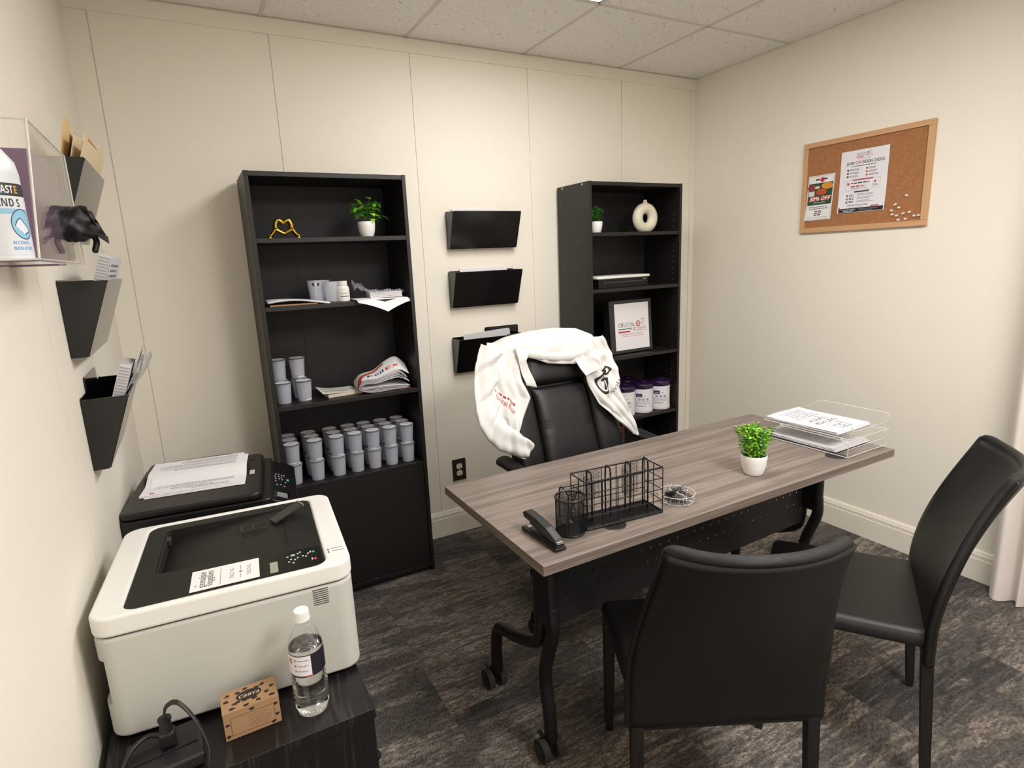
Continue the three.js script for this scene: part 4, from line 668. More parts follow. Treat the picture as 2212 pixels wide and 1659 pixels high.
  part(o, 'step_frame', [tube([[-0.15, 0.004, -0.05], [-0.15, 0.08, -0.05], [-0.15, 0.092, -0.06], [-0.15, 0.092, -0.1], [-0.15, 0.004, -0.105]], 0.002, 40, 6), rod([-0.15, 0.09, -0.105], [-0.085, 0.09, -0.105], 0.0018), rod([-0.15, 0.09, -0.05], [-0.12, 0.09, -0.05], 0.0018), rod([-0.15, 0.004, -0.05], [-0.12, 0.004, -0.05], 0.0018), rod([-0.15, 0.004, -0.105], [-0.085, 0.004, -0.105], 0.0018)], M.wire);
}
{ // clip dish with binder clips
  const y = DY + 0.0004, cx = -1.622, cz = 1.545, o = thing('clip_dish', 'round clear plastic dish of binder clips beside the organizer', 'dish', [cx, y, cz]);
  part(o, 'dish_wall', lathe([[0, 0], [0.038, 0], [0.041, 0.002], [0.043, 0.02], [0.0445, 0.021], [0.0435, 0.022], [0.041, 0.021], [0.039, 0.003], [0, 0.002]], 40).scale(1.2, 1.15, 1.2), M.clear); part(o, 'divider', [span(-0.001, 0.001, 0.002, 0.024, -0.04, 0.04), T(span(-0.001, 0.001, 0.002, 0.022, 0.001, 0.04), 0, 0, 0, 0, 2.0)], M.clearEdge); part(o, 'rim', [new THREE.TorusGeometry(0.0522, 0.001, 6, 44).rotateX(Math.PI / 2).translate(0, 0.0247, 0), new THREE.TorusGeometry(0.048, 0.001, 6, 44).rotateX(Math.PI / 2).translate(0, 0.0015, 0)], M.clearEdge);
  const bodyG = ext(poly([[-0.006, 0], [0.006, 0], [0.0022, 0.0095], [-0.0022, 0.0095]]), 0.016).translate(0, 0, -0.008);
  const wireG = J([1, -1].map(s => tube([[s * 0.0022, 0.0095, -0.005], [s * 0.005, 0.018, -0.005], [s * 0.006, 0.0225, -0.002], [s * 0.006, 0.0225, 0.002], [s * 0.005, 0.018, 0.005], [s * 0.0022, 0.0095, 0.005]], 0.0008, 26, 5)));
  const nm = ['at the far left of the dish', 'by the dish divider', 'standing with handles up in the dish', 'in the middle of the dish', 'near the front rim', 'near the right rim', 'lying flat at the right', 'leaning on the divider', 'under the others at the left', 'at the far right of the dish'];
  const P = [[-0.024, 0.004, -0.012, 0, 0.5, 1.4], [-0.01, 0.006, -0.02, 0.3, 1.2, 0.2], [-0.008, 0.014, -0.006, 0.1, 2.0, 0.1], [0.008, 0.005, 0.004, 1.2, 0.3, 0.6], [-0.006, 0.004, 0.022, 1.3, 0.9, 0.2], [0.021, 0.005, 0.013, 1.2, 1.9, 0.3], [0.025, 0.007, -0.006, 0.2, 0.7, 1.4], [0.014, 0.012, -0.012, 0.6, 2.4, 0.5], [-0.024, 0.004, 0.012, 1.2, 2.8, 0.2], [0.019, 0.005, -0.024, 0.2, 0.1, 1.3]];
  P.forEach(([x, yy, z, a, b, c], i) => { const k = thing('binder_clip', 'small black and silver binder clip ' + nm[i], 'binder clip', [cx + x * 1.15, y + 0.003 + yy * 1.2, cz + z * 1.15], 0, 'binder clips in the dish'); k.rotation.set(a, b, c); k.scale.setScalar(1.3); part(k, 'clip_body', bodyG, std(0x101011, 0.35)); part(k, 'clip_handle', wireG, M.chrome); });
}
{
  const o = thing('potted_plant', 'bright green boxwood plant in white pot on the desk', 'plant', [-1.266, DY + 0.0004, 1.527]);
  pot(o, 0.041, 0.066); boxwood(o, 0.078, 0.125, 0.06, 1500, [M.leafLime, M.leaf, M.leafLime, M.leafLime, M.leafDark], 0.0115);
}
{ // clear letter trays
  const y0 = DY + 0.0004;
  const tray = (label, y, dx, dz) => {
    const o = thing('letter_tray', label, 'letter tray', [-0.79 + dx, y, 1.442 + dz], 0.02, 'stacked clear letter trays'); const w = 0.115, l = 0.172, h = 0.058, t = 0.0025;
    part(o, 'tray_floor', span(-w, w, 0.002, 0.002 + t, -l, l), M.clear);
    const side = poly([[-l, 0], [l, 0], [l, h - 0.015], [l - 0.004, h - 0.004], [l - 0.015, h], [-l + 0.09, h], [-l + 0.075, h - 0.003], [-l, 0.012]]);
    for (const s of [-1, 1]) { part(o, 'side_wall', ext(side, t).rotateY(-Math.PI / 2).translate(s * w + t / 2, 0.002, 0), M.clear); const e = [[s * w, 0.012, -l], [s * w, h - 0.002, -l + 0.078], [s * w, h + 0.002, -l + 0.09], [s * w, h + 0.002, l - 0.015], [s * w, h - 0.008, l], [s * w, 0.004, l]]; part(o, 'side_edge', tube(e, 0.0014, 60, 6, false, 0.15), M.clearEdge); }
    part(o, 'end_wall', span(-w, w, 0.002, h * 0.55, l - t, l), M.clear); part(o, 'end_edge', [rod([-w, h * 0.55, l], [w, h * 0.55, l], 0.0011), rod([-w, 0.003, l], [w, 0.003, l], 0.0016), rod([-w, 0.003, -l], [w, 0.003, -l], 0.0014), rod([-w, 0.003, -l], [-w, 0.003, l], 0.0016), rod([w, 0.003, -l], [w, 0.003, l], 0.0014)], M.clearEdge);
    if (y > y0 + 0.01) part(o, 'stacking_foot', [-1, 1].flatMap(a => [-1, 1].map(b => bx(0.006, 0.006, 0.012, a * w, -0.001, b * (l - 0.03) + (b < 0 ? 0.05 : 0)))), M.clearEdge);
  };
  tray('lower of two clear acrylic letter trays on the desk', y0, 0, 0); tray('upper of two clear acrylic letter trays on the desk', y0 + 0.0635, 0.004, 0.006);
  const pm = std(0xffffff, 0.8, { map: lineTex(400, 520, '#e7e4e7', (g) => { textLines(g, 50, 60, 280, 3, 26, '#8b8992', 9, 0.3); textLines(g, 50, 180, 290, 10, 24, '#a5a3aa', 6, 0.4); }) });
  const sign = std(0xffffff, 0.8, { map: canvasTex(400, 520, (g) => { g.fillStyle = '#f3f0f1'; g.fillRect(0, 0, 400, 520); g.strokeStyle = '#333'; g.lineWidth = 7; g.strokeRect(140, 40, 120, 62); g.beginPath(); g.arc(200, 72, 16, 0, 7); g.stroke(); g.fillStyle = '#a8a4aa'; g.fillRect(110, 128, 180, 8); g.fillStyle = '#333'; g.textAlign = 'center'; g.font = 'bold 58px sans-serif'; g.fillText('OUT FOR', 200, 208); g.fillText('LUNCH', 200, 268); g.fillStyle = '#666'; g.fillRect(60, 296, 280, 4); textLines(g, 66, 322, 270, 6, 28, '#58555c', 8, 0.3); }) });
  const pile = (label, y, n, mat, ry, group) => { for (let k = 0; k < n; k++) single('paper_sheet', label(k), 'paper', (() => { const g = sheet((u, v) => V(-0.106 + 0.212 * u, 0.0008 + 0.0028 * k + 0.003 * ss(0.8, 1, v) * (k === n - 1 ? 1 : 0), 0.139 - 0.278 * v), 6, 10, 0.002); const uv = g.attributes.uv; for (let i = 0; i < uv.count; i++) uv.setXY(i, 1 - uv.getX(i), 1 - uv.getY(i)); return g; })(), k === n - 1 ? mat : M.paper, [-0.787, y, 1.425 - 0.004 * k], ry + 0.02 * (k % 2), group); };
  pile(k => ['bottom', 'second', 'third', 'top'][k] + ' paper of the pile in the lower letter tray', y0 + 0.0072, 4, pm, 0.03, 'papers in the lower tray');
  pile(k => ['bottom sheet under the lunch sign in the upper letter tray', 'middle sheet under the lunch sign in the upper letter tray', 'white out-for-lunch sign lying in the upper letter tray'][k], y0 + 0.0715, 3, sign, 0.05, 'papers in the upper tray');
}

// ---------- guest chairs ----------
function guestChair(label, pos, ry) {
  const o = thing('guest_chair', label, 'chair', pos, ry, 'black leather guest chairs');
  const prof = y => -0.2 - 0.0 * y - (y > 0.45 ? 0.135 * Math.pow((y - 0.45) / 0.43, 1.7) : 0), hw = y => y < 0.5 ? 0.222 : 0.222 - 0.048 * ss(0.5, 0.88, y);
  const P = (u, v) => { const y = 0.372 + 0.5 * v, c = 2 * u - 1; return V(c * hw(y), y + 0.01 * v * c * c * c * c, prof(y) - 0.048 * ss(0.1, 1, v) * (1 - c * c)); };
  part(o, 'backrest', sheet((u, v) => P(u, v).add(V(0, 0, 0.013)), 26, 26, 0.026), M.leather);
  const outline = []; for (let k = 0; k <= 16; k++) outline.push(P(0.004, k / 16 * 0.985)); for (let k = 1; k < 16; k++) outline.push(P(k / 16, 1)); for (let k = 16; k >= 0; k--) outline.push(P(0.996, k / 16 * 0.985));
  part(o, 'edge_binding', new THREE.TubeGeometry(new THREE.CatmullRomCurve3(outline, false, 'catmullrom', 0.3), 160, 0.0126, 12), M.leather);
  part(o, 'lower_edge', new THREE.TubeGeometry(new THREE.CatmullRomCurve3([P(0, 0), P(0.5, 0), P(1, 0)]), 20, 0.013, 10), M.leather);
  const seat = new RoundedBoxGeometry(0.43, 0.05, 0.42, 5, 0.022), sp = seat.attributes.position; for (let i = 0; i < sp.count; i++) { const y = sp.getY(i), z = sp.getZ(i), x = sp.getX(i); sp.setY(i, y + (y > 0 ? 0.006 * (1 - (x / 0.215) ** 2) : 0) - 0.012 * ss(0.05, 0.21, z)); } seat.computeVertexNormals(); seat.translate(0, 0.425, 0.0); part(o, 'seat', seat, M.leather);
  part(o, 'leg', taper([-0.195, 0.41, 0.185], [-0.196, 0, 0.192], 0.036, 0.024), M.leather); part(o, 'leg', taper([0.195, 0.41, 0.185], [0.196, 0, 0.192], 0.036, 0.024), M.leather);
  part(o, 'leg', taper([-0.205, 0.4, -0.197], [-0.207, 0, -0.225], 0.031, 0.024), M.leather); part(o, 'leg', taper([0.205, 0.4, -0.197], [0.207, 0, -0.225], 0.031, 0.024), M.leather);
  return o;
}
guestChair('black leather guest chair with its back to the camera', [-1.765, 0, 1.768], 2.667);
guestChair('black leather guest chair by the curtain, turned towards the desk', [-1.19, 0, 1.80], -2.58);

// ---------- office chair ----------
function pillow(base, n, bf, bb, nu = 16, nv = 16, pw = 3) {
  const f = (u, v) => Math.pow(Math.max(0, 1 - Math.pow(Math.abs(2 * u - 1), pw)), 0.5) * Math.pow(Math.max(0, 1 - Math.pow(Math.abs(2 * v - 1), pw)), 0.5);
  const mk = (s) => { const P = [], U = [], I = []; for (let j = 0; j <= nv; j++) for (let i = 0; i <= nu; i++) { const u = 0.5 - 0.5 * Math.cos(Math.PI * i / nu), v = 0.5 - 0.5 * Math.cos(Math.PI * j / nv), p = base(u, v).addScaledVector(n, s * f(u, v)); P.push(p.x, p.y, p.z); U.push(u * 0.5, v * 0.5); } for (let j = 0; j < nv; j++) for (let i = 0; i < nu; i++) { const a = j * (nu + 1) + i, b = a + 1, c = a + nu + 1, d = c + 1; if (s > 0) I.push(a, b, d, a, d, c); else I.push(a, d, b, a, c, d); } const g = new THREE.BufferGeometry(); g.setAttribute('position', new THREE.Float32BufferAttribute(P, 3)); g.setAttribute('uv', new THREE.Float32BufferAttribute(U, 2)); g.setIndex(I); g.computeVertexNormals(); return g; };
  return J([mk(bf), mk(-bb)]);
}
const zB = y => 0.705 - 0.365 * (y - 0.8) - 0.12 * (y - 0.8) * (y - 0.8);   // front of the chair back, world z
{
  const cx = -1.462, cz = 0.95, o = thing('office_chair', 'black leather swivel office chair behind the desk, coat on its back', 'office chair', [cx, 0, cz]);
  const B = (x, y, d = 0) => V(x, y, zB(y) - cz + d), N = V(0, 0.3, 0.95).normalize(), m = M.leather2;
  const hw = y => 0.265 - 0.1 * ss(0.95, 1.13, y);
  part(o, 'back_shell', pillow((u, v) => { const y = 0.46 + 0.66 * v; return B((2 * u - 1) * hw(y), y, -0.045); }, N, 0.03, 0.045, 24, 24, 6), m);
  part(o, 'side_bolster', pillow((u, v) => { const y = 0.48 + 0.47 * v; return B(-0.135 - 0.135 * u * (1 - 0.35 * v * v), y, -0.02 + 0.025 * u); }, N, 0.038, 0.02, 14, 20, 4), m);
  part(o, 'side_bolster', pillow((u, v) => { const y = 0.48 + 0.47 * v; return B(0.27 - 0.135 * u - 0.0 + (-0.135 * 0.35 * v * v) * (1 - u), y, -0.02 + 0.025 * (1 - u)); }, N, 0.038, 0.02, 14, 20, 4), m);
  const cush = pillow((u, v) => { const y = 0.47 + 0.425 * v, w = 0.142 - 0.006 * v; return B((2 * u - 1) * w, y, -0.012); }, N, 0.042, 0.02, 28, 32, 7);
  { const p = cush.attributes.position; for (let i = 0; i < p.count; i++) { const x = p.getX(i), y = p.getY(i); const k = Math.exp(-(((y - 0.74) / 0.02) ** 2)) * ss(0.07, 0.14, Math.abs(x)) * 0.006 + Math.exp(-(((y - 0.7) / 0.015) ** 2)) * ss(0.09, 0.14, Math.abs(x)) * 0.004; p.setZ(i, p.getZ(i) - k); } cush.computeVertexNormals(); }
  part(o, 'back_cushion', cush, m);
  part(o, 'headrest', pillow((u, v) => { const y = 0.9 + 0.2 * v; return B((2 * u - 1) * (0.165 - 0.02 * v), y, -0.015); }, N, 0.045, 0.02, 22, 16, 5), m);
  part(o, 'seat', pillow((u, v) => V((2 * u - 1) * 0.265, 0.475 + 0.02 * Math.pow(2 * u - 1, 2), -0.2 + 0.48 * v), V(0, -1, 0), 0.05, 0.05, 20, 20, 5), m);
  for (const s of [-1, 1]) {
    part(o, 'arm_pad', sheet((u, v) => { const a = u * 6.2832; return V(s * 0.335 + 0.034 * Math.cos(a) * (1 - 0.25 * v), 0.648 + 0.021 * Math.sin(a) - 0.055 * Math.pow(v, 2.4), -0.18 + 0.34 * v); }, 20, 16, 0.002), m);
    part(o, 'arm_cap', [T(new THREE.SphereGeometry(1, 16, 12).scale(0.034, 0.021, 0.014), s * 0.335, 0.648, -0.18), T(new THREE.SphereGeometry(1, 16, 12).scale(0.026, 0.021, 0.012), s * 0.335, 0.593, 0.16)], m);
    part(o, 'arm_support', tube([[s * 0.335, 0.63, -0.12], [s * 0.338, 0.54, -0.06], [s * 0.32, 0.45, 0.02], [s * 0.2, 0.42, 0.04]], 0.014, 30, 10), std(0x8b8a86, 0.4));
  }
  part(o, 'tilt_mechanism', bx(0.2, 0.04, 0.22, 0, 0.4, 0.02, 0.01), M.blackPlastic); part(o, 'back_bracket', tube([[0, 0.4, -0.05], [0, 0.41, -0.24], [0, 0.47, -0.27], [0, 0.6, -0.27]], 0.016, 20, 8), M.blackPlastic);
  part(o, 'gas_column', [cyl(0.025, 0.025, 0.2, 0, 0.29, 0), cyl(0.034, 0.04, 0.12, 0, 0.15, 0)], M.blackPlastic);
  part(o, 'hub', cyl(0.045, 0.05, 0.06, 0, 0.095, 0), M.blackPlastic);
  for (let k = 0; k < 5; k++) {
    const a = (176 + 72 * k) * Math.PI / 180, c = Math.cos(a), s = Math.sin(a), R = 0.33;
    part(o, 'base_leg', tube([[0.03 * c, 0.105, 0.03 * s], [0.2 * c, 0.1, 0.2 * s], [R * c, 0.075, R * s]], 0.019, 20, 10), M.blackPlastic);
    const w = part(o, 'caster', T(new THREE.CylinderGeometry(0.026, 0.026, 0.018, 22).rotateZ(Math.PI / 2).translate(0.013, 0, 0), R * c, 0.026, R * s, 0, 0, 0), M.blackPlastic); part(w, 'caster_wheel', T(new THREE.CylinderGeometry(0.026, 0.026, 0.018, 22).rotateZ(Math.PI / 2).translate(-0.013, 0, 0), R * c, 0.026, R * s), M.blackPlastic); part(w, 'caster_hood', cyl(0.02, 0.024, 0.03, R * c, 0.06, R * s, 16), M.blackPlastic);
  }
}
// ---------- lab coat over the chair back ----------
{
  const o = thing('lab_coat', 'white lab coat draped over the office chair back', 'coat');
  const lerp = (arr, t) => { const f = cl(t) * (arr.length - 1), i = Math.min(arr.length - 2, Math.floor(f)), k = f - i, e = k * k * (3 - 2 * k) * 0.4 + k * 0.6; return arr[i].map((a, j) => a + (arr[i + 1][j] - a) * e); };
  // yoke and back: v 0 front hem .. 1 hem behind the chair
  const hem = [[-1.78, 1.065], [-1.66, 1.045], [-1.58, 1.025], [-1.52, 1.0], [-1.4, 0.985], [-1.31, 0.99], [-1.235, 1.03]], top = [[-1.745, 1.088], [-1.655, 1.117], [-1.55, 1.13], [-1.423, 1.134], [-1.31, 1.122], [-1.225, 1.087], [-1.185, 1.045]];
  part(o, 'yoke', sheet((u, v) => {
    const h = lerp(hem, u), t = lerp(top, u); let x, y, z;
    const w = 0.0035 * Math.sin(46 * u + 5 * v) * Math.sin(9 * v + 2) + 0.003 * Math.sin(21 * u - 13 * v);
    if (v < 0.4) { const k = v / 0.4, e = Math.sin(k * Math.PI / 2); x = h[0] + (t[0] - h[0]) * k; y = h[1] + (t[1] - h[1]) * e; z = (zB(h[1]) + 0.062) * (1 - k) + 0.59 * k + 0.028 * Math.sin(Math.PI * k) + w * (1 - k); }
    else if (v < 0.6) { const k = (v - 0.4) / 0.2; x = t[0]; y = t[1] - 0.02 * k * k; z = 0.59 - 0.075 * k; }
    else { const k = (v - 0.6) / 0.4; x = t[0] + 0.02 * Math.sin(6 * u) * k; y = t[1] - 0.02 - 0.36 * k; z = 0.515 - 0.02 * k + 0.012 * Math.sin(24 * u) * k; }
    return V(x, y, z);
  }, 72, 60, 0.003), M.coat);
  // front panels
  const panel = (name, A, Bp, dz, wr, mat, nv = 46) => part(o, name, sheet((u, v) => { const a = lerp(A, v), b = lerp(Bp, v), x = a[0] + (b[0] - a[0]) * u, y = a[1] + (b[1] - a[1]) * u; return V(x, y, zB(y) + dz(u, v) + wr(u, v)); }, 48, nv, 0.003), mat);
  const flip = m => { const q = m.geometry.attributes.uv; for (let i = 0; i < q.count; i++) q.setY(i, 1 - q.getY(i)); };
  const redText = std(0xffffff, 0.85, { map: canvasTex(512, 768, (g) => { g.fillStyle = '#dcd9d6'; g.fillRect(0, 0, 512, 768); g.save(); g.translate(110, 400); g.rotate(0.42); g.fillStyle = '#a03038'; for (let k = 0; k < 9; k++) g.fillRect(k * 32, -2 + 3 * (k % 2), 22, 17); g.font = 'bold 42px sans-serif'; g.fillText('Clinical Educator', 10, 62, 300); g.restore(); }) });
  const emblem = std(0xffffff, 0.85, { map: canvasTex(512, 768, (g) => { g.fillStyle = '#dcd9d6'; g.fillRect(0, 0, 512, 768); g.save(); g.translate(215, 345); g.scale(1.5, 0.78); g.strokeStyle = '#2c2326'; g.lineWidth = 24; g.lineCap = 'round'; g.beginPath(); g.arc(0, 40, 66, -0.1, 4.9, false); g.stroke(); g.beginPath(); g.moveTo(-6, 70); g.lineTo(58, -70); g.stroke(); g.beginPath(); g.ellipse(84, -62, 48, 40, 0.3, 3.3, 3.3 + 5.2); g.stroke(); g.beginPath(); g.moveTo(-10, 6); g.lineTo(70, 26); g.stroke(); g.rotate(-0.5); g.fillStyle = '#5c3b62'; g.font = 'bold 54px serif'; g.fillText('RUCIAL', -40, 190, 190); g.restore(); }) });
  flip(panel('front_panel', [[-1.785, 1.11], [-1.815, 1.036], [-1.835, 0.946], [-1.838, 0.834], [-1.8, 0.735]], [[-1.65, 1.09], [-1.672, 1.0], [-1.673, 0.945], [-1.66, 0.886], [-1.706, 0.816], [-1.752, 0.742]], (u, v) => 0.066 + 0.015 * v, (u, v) => 0.009 * Math.sin(13 * u + 3 * v) * ss(0, 0.2, v) + 0.006 * Math.sin(24 * u - 5 * v) * ss(0.1, 0.5, v) + 0.004 * Math.sin(15 * v - 7 * u), redText));
  flip(panel('front_panel', [[-1.385, 1.07], [-1.375, 0.99], [-1.36, 0.919], [-1.32, 0.81], [-1.25, 0.734], [-1.18, 0.664]], [[-1.215, 1.085], [-1.19, 1.01], [-1.185, 0.944], [-1.198, 0.872], [-1.168, 0.761], [-1.15, 0.65]], (u, v) => 0.068 + 0.012 * v, (u, v) => 0.007 * Math.sin(11 * u + 8 * v) * ss(0, 0.2, v) + 0.006 * Math.sin(22 * u - 15 * v) + 0.003 * Math.sin(37 * v), emblem));
  // lapels turned back
  panel('lapel', [[-1.675, 1.085], [-1.672, 1.02], [-1.668, 0.965], [-1.662, 0.935]], [[-1.62, 1.07], [-1.645, 1.03], [-1.635, 0.975], [-1.625, 0.925]], () => 0.088, (u, v) => 0.016 * u + 0.004 * Math.sin(9 * v), M.coat, 20);
  panel('lapel', [[-1.4, 1.0], [-1.388, 0.965], [-1.372, 0.935]], [[-1.335, 1.012], [-1.305, 0.985], [-1.292, 0.955]], () => 0.085, (u, v) => 0.012 * v + 0.012 * u * u - 0.006 * Math.sin(3.14 * u), M.coat, 16);
  // collar roll along the front hem
  part(o, 'collar', sheet((u, v) => { const h = lerp([[-1.62, 1.05], [-1.56, 1.035], [-1.48, 1.02], [-1.4, 1.015], [-1.33, 1.025]], u); const a = v * 4.2 - 0.6; return V(h[0], h[1] + 0.022 * Math.sin(a), zB(h[1]) + 0.064 + 0.014 * Math.cos(a) + 0.002 * Math.sin(30 * u)); }, 40, 14, 0.002), M.coat);
  // sleeves: flattened tubes
  const sleeve = (pts, R, flat, name) => { const c = new THREE.CatmullRomCurve3(pts.map(p => V(...p))); part(o, name, sheet((u, v) => { const p = c.getPoint(v), tg = c.getTangent(v), side = V(0, 0, 1), nrm = side.clone().cross(tg).normalize(), a = -u * 6.2832, r = lerp(R, v)[0]; const cr = 0.0045 * Math.sin(31 * v + 3 * Math.cos(a)) + 0.003 * Math.sin(57 * v - 5 * a) + 0.004 * Math.sin(4 * a + 6 * v); return p.addScaledVector(nrm, Math.cos(a) * (r + 0.4 * cr)).addScaledVector(side, Math.sin(a) * r * flat * (1 - 0.25 * Math.cos(2 * a)) + cr); }, 44, 80, 0.0018), M.coat); };
  sleeve([[-1.765, 1.085, 0.655], [-1.81, 1.0, 0.69], [-1.842, 0.91, 0.735], [-1.856, 0.84, 0.785], [-1.832, 0.778, 0.825], [-1.785, 0.738, 0.848], [-1.728, 0.7, 0.86]], [[0.055], [0.056], [0.05], [0.048], [0.05], [0.046], [0.033]], 0.36, 'sleeve');
  sleeve([[-1.225, 1.05, 0.62], [-1.19, 0.97, 0.6], [-1.18, 0.86, 0.58], [-1.185, 0.72, 0.575]], [[0.05], [0.045], [0.042], [0.036]], 0.4, 'sleeve');
  part(o, 'button', T(new THREE.CylinderGeometry(0.0075, 0.0075, 0.002, 18).rotateX(Math.PI / 2), -1.266, 0.782, zB(0.782) + 0.094, -0.3), std(0xd9d3cf, 0.3));
}

// ---------- cork board ----------
{
  const o = thing('cork_board', 'wood-framed cork board on the right wall', 'cork board', [-0.0005, 1.503, 1.0465], -Math.PI / 2), W = 0.594, Hh = 0.43, f = 0.024, d = 0.016;
  const cork = std(0xffffff, 0.9, { map: dataTex(256, 256, (s, t) => mix([150, 100, 64], [178, 124, 82], 0.6 * vn(s * 90, t * 90, 90, 90) + 0.4 * vn(s * 40, t * 40, 40, 40)), [0.3, 0.3]) });
  part(o, 'cork_panel', muv(span(-W / 2 + 0.01, W / 2 - 0.01, 0.01, Hh - 0.01, 0, 0.009)), cork);
  const wood = std(0xffffff, 0.5, { map: dataTex(128, 128, (s, t) => mix([196, 150, 108], [216, 172, 128], vn(s * 4, t * 60, 4, 60)), [0.3, 0.05]) });
  part(o, 'frame_rail', muv(span(-W / 2, W / 2, 0, f, 0, d, 0.002)), wood); part(o, 'frame_rail', muv(span(-W / 2, W / 2, Hh - f, Hh, 0, d, 0.002)), wood);
  part(o, 'frame_stile', swapuv(muv(span(-W / 2, -W / 2 + f, f, Hh - f, 0, d, 0.002))), wood); part(o, 'frame_stile', swapuv(muv(span(W / 2 - f, W / 2, f, Hh - f, 0, d, 0.002))), wood);
  const X = -0.0105;
  const sched = canvasTex(768, 976, (g) => {
    g.fillStyle = '#e9e6ec'; g.fillRect(0, 0, 768, 976); drawLogo(g, 250, 24, 0.9); g.textAlign = 'center'; g.font = 'bold 66px sans-serif'; g.fillStyle = '#2c2a30'; g.fillText('JUNE', 165, 220, 130); g.fillStyle = '#b83a3a'; g.fillText('CPR', 290, 220, 100); g.fillStyle = '#2c2a30'; g.fillText('TRAINING SCHEDULE', 530, 220, 360);
    textLines(g, 190, 242, 400, 1, 10, '#55525c', 12, 0); for (let k = 0; k < 3; k++) { g.fillStyle = '#4a464e'; g.beginPath(); g.arc(130, 300 + k * 52, 17, 0, 7); g.fill(); textLines(g, 160, 288 + k * 52, 160, 2, 16, '#66636c', 9, 0.2); g.fillStyle = '#c4604e'; g.beginPath(); g.arc(440, 300 + k * 52, 17, 0, 7); g.fill(); textLines(g, 470, 288 + k * 52, 160, 2, 16, '#66636c', 9, 0.4); }
    g.fillStyle = '#b0506a'; g.fillRect(220, 452, 330, 24); g.strokeStyle = '#9a96a0'; g.lineWidth = 3; g.strokeRect(105, 464, 560, 160); g.fillStyle = '#c0504a'; g.fillRect(130, 500, 40, 40); textLines(g, 195, 505, 300, 1, 10, '#33303a', 18, 0); textLines(g, 195, 556, 240, 1, 10, '#b83a3a', 18, 0); textLines(g, 195, 590, 260, 1, 10, '#66636c', 9, 0); g.fillStyle = '#c0504a'; g.beginPath(); g.arc(585, 520, 18, 0, 7); g.fill(); textLines(g, 550, 560, 80, 2, 16, '#66636c', 9, 0.1);
    g.fillStyle = '#46434b'; g.fillRect(260, 640, 240, 24); for (let k = 0; k < 3; k++) { g.fillStyle = '#77747e'; g.fillRect(130, 690 + k * 52, 32, 34); textLines(g, 180, 690 + k * 52, 80, 2, 18, '#44414a', 11, 0.1); textLines(g, 310, 688 + k * 52, 300, 2, 18, '#77747e', 8, 0.3); }
    g.font = 'bold 34px sans-serif'; g.fillStyle = '#2c2a30'; g.fillText('BOOK YOUR CPR CLASS TODAY!', 330, 876, 330); textLines(g, 180, 896, 260, 1, 10, '#99959f', 8, 0.1); g.fillStyle = '#b83a4a'; g.fillRect(545, 886, 130, 18);
    g.fillStyle = '#1d1b21'; g.fillRect(20, 908, 728, 62); g.fillStyle = '#a52a30'; g.beginPath(); g.moveTo(20, 860); g.lineTo(20, 930); g.lineTo(110, 930); g.quadraticCurveTo(40, 920, 20, 860); g.fill(); textLines(g, 100, 926, 200, 2, 20, '#d8d6da', 10, 0.2); textLines(g, 360, 926, 300, 2, 20, '#8d8a92', 8, 0.3);
  });
  single('schedule_poster', 'white June CPR training schedule sheet pinned to cork board', 'poster', sheet((u, v) => V(X - 0.0008 - 0.004 * ss(0.3, 0, v) * ss(0.7, 0, u) - 0.003 * ss(0.9, 1, u) * ss(0.3, 0, v), 1.585 + 0.277 * v, 0.9445 + 0.2195 * u + 0.002 * v), 16, 16, 0.0005), std(0xffffff, 0.7, { map: sched }));
  const coup = canvasTex(400, 640, (g) => {
    g.fillStyle = '#e8e6e6'; g.fillRect(0, 0, 400, 640); g.strokeStyle = '#55565c'; g.lineWidth = 3; g.strokeRect(14, 14, 372, 612); textLines(g, 110, 48, 180, 1, 10, '#39363c', 22, 0); g.fillStyle = '#c2282c'; g.beginPath(); for (let k = 0; k < 16; k++) { const a = k / 16 * 6.283, r = k % 2 ? 26 : 46; g[k ? 'lineTo' : 'moveTo'](215 + r * Math.cos(a), 66 + r * Math.sin(a)); } g.fill();
    g.fillStyle = '#1f4a2c'; g.fillRect(18, 110, 364, 310); g.fillStyle = '#8c3a34'; g.beginPath(); g.ellipse(70, 170, 70, 46, 0, 0, 7); g.fill(); g.fillStyle = '#d98e3c'; g.beginPath(); g.ellipse(300, 160, 90, 46, 0.1, 0, 7); g.fill(); g.fillStyle = '#e0c8a0'; g.beginPath(); g.ellipse(150, 170, 40, 20, 0, 0, 7); g.fill(); g.fillStyle = '#c9582a'; g.beginPath(); g.ellipse(220, 240, 80, 44, 0, 0, 7); g.fill(); g.fillStyle = '#ded7cf'; g.fillRect(24, 220, 90, 70); g.fillStyle = '#a63d24'; for (let k = 0; k < 14; k++) { g.beginPath(); g.arc(150 + (k * 37) % 140, 216 + (k * 23) % 50, 9, 0, 7); g.fill(); }
    g.font = 'italic bold 78px sans-serif'; g.textAlign = 'center'; g.lineWidth = 16; g.strokeStyle = '#b8282a'; g.strokeText('30% OFF', 200, 360, 320); g.fillStyle = '#f1ece6'; g.fillText('30% OFF', 200, 360, 320); g.fillStyle = '#d8d4c8'; g.fillRect(110, 384, 180, 8); textLines(g, 50, 446, 310, 2, 26, '#44424a', 10, 0.1); textLines(g, 140, 506, 120, 3, 26, '#39363c', 14, 0.1); textLines(g, 40, 596, 320, 1, 20, '#8d8a92', 6, 0);
  });
  single('coupon_flyer', 'narrow food flyer reading 30% off at lower left of cork board', 'flyer', sheet((u, v) => V(X - 0.0008 - 0.005 * ss(0.4, 0, v) * ss(0.6, 0, u), 1.5625 + 0.2125 * v + 0.002 * u, 0.772 + 0.137 * u + 0.012 * v), 14, 14, 0.0005), std(0xffffff, 0.7, { map: coup }));
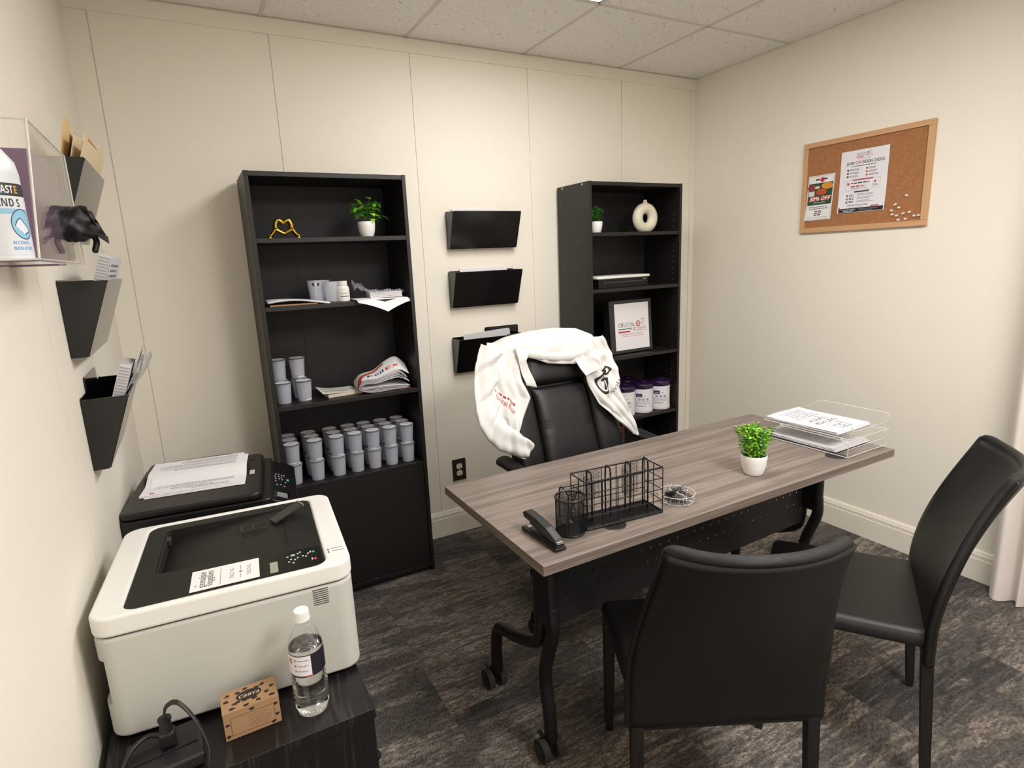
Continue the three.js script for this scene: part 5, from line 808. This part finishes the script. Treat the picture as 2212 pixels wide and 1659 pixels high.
  // pushpins: [pixel-read places as z, y on the board]
  const pins = [[1.257, 1.634, 'highest'], [1.212, 1.604, 'upper left'], [1.229, 1.586, 'just below the upper left one'], [1.199, 1.575, 'leftmost of the upper row'], [1.203, 1.56, 'leftmost near the middle'], [1.222, 1.554, 'in the middle of the cluster'], [1.249, 1.562, 'right of the cluster centre'], [1.274, 1.565, 'upper right of the cluster'], [1.231, 1.533, 'lowest left'], [1.26, 1.537, 'lowest in the middle'], [1.296, 1.546, 'second from the right, low'], [1.314, 1.547, 'rightmost, low']];
  const pg = J([cyl(0.0045, 0.0032, 0.0035, 0, 0.0095, 0, 14), cyl(0.0026, 0.0026, 0.006, 0, 0.0055, 0, 12), cyl(0.0042, 0.0048, 0.0025, 0, 0.0022, 0, 14)]).rotateZ(Math.PI / 2); const pm = std(0xe9e0d4, 0.4);
  for (const [z, y, w] of pins) { const m = single('pushpin', 'white pushpin on cork board, ' + w, 'pushpin', pg, pm, [-0.0095, y, z], 0, 'pushpins on the cork board'); m.rotation.z = rr(-0.3, 0.3); }
}
{ // wall outlet
  const o = thing('wall_outlet', 'duplex outlet with brown cover plate below the wall pockets', 'outlet', [-1.671, 0.351, 0.0004]);
  part(o, 'cover_plate', ext(rrect(0.076, 0.118, 0.004), 0.006, 0.0022), std(0x2b211b, 0.35)); const iv = std(0xe3dcc6, 0.4);
  for (const y of [-0.0195, 0.0195]) { const f = part(o, 'receptacle', ext(rrect(0.034, 0.028, 0.011, 0, y), 0.007, 0.0005), iv); part(f, 'slot', [span(-0.0085, -0.006, y, y + 0.008, 0.0066, 0.0075), span(0.006, 0.0085, y + 0.001, y + 0.007, 0.0066, 0.0075), T(new THREE.CylinderGeometry(0.0026, 0.0026, 0.001, 10).rotateX(Math.PI / 2), 0, y - 0.007, 0.0072)], M.dark); }
  part(o, 'screw', T(new THREE.CylinderGeometry(0.003, 0.003, 0.001, 10).rotateX(Math.PI / 2), 0, 0, 0.0062), iv);
}
{ // curtain at the right wall
  const o = thing('curtain', 'white curtain panel reaching the floor at the right wall', 'curtain', [-0.1, 0, 1.77]);
  part(o, 'curtain_cloth', sheet((u, v) => V(-0.026 * Math.sin(u * 64) * (0.75 + 0.25 * (1 - v)) - 0.012 * Math.sin(u * 17 + 2) * (1 - v) + 0.01 * (1 - v), 0.004 + 2.24 * v, 0.78 * u * (1 + 0.06 * (1 - v)) + 0.012 * Math.sin(u * 30) * (1 - v)), 170, 24, 0.002), M.curtain);
  const r = thing('curtain_rod', 'dark curtain rod carrying the white curtain', 'curtain rod', [-0.1, 2.22, 1.7]); part(r, 'rod', rod([0, 0.035, 0], [0, 0.035, 1.9], 0.01, 14), M.blackMetal); part(r, 'bracket', [rod([0, 0.035, 0.06], [0.099, 0.035, 0.06], 0.006, 10), rod([0, 0.035, 1.84], [0.099, 0.035, 1.84], 0.006, 10)], M.blackMetal);
}
renderer.render(scene, camera);
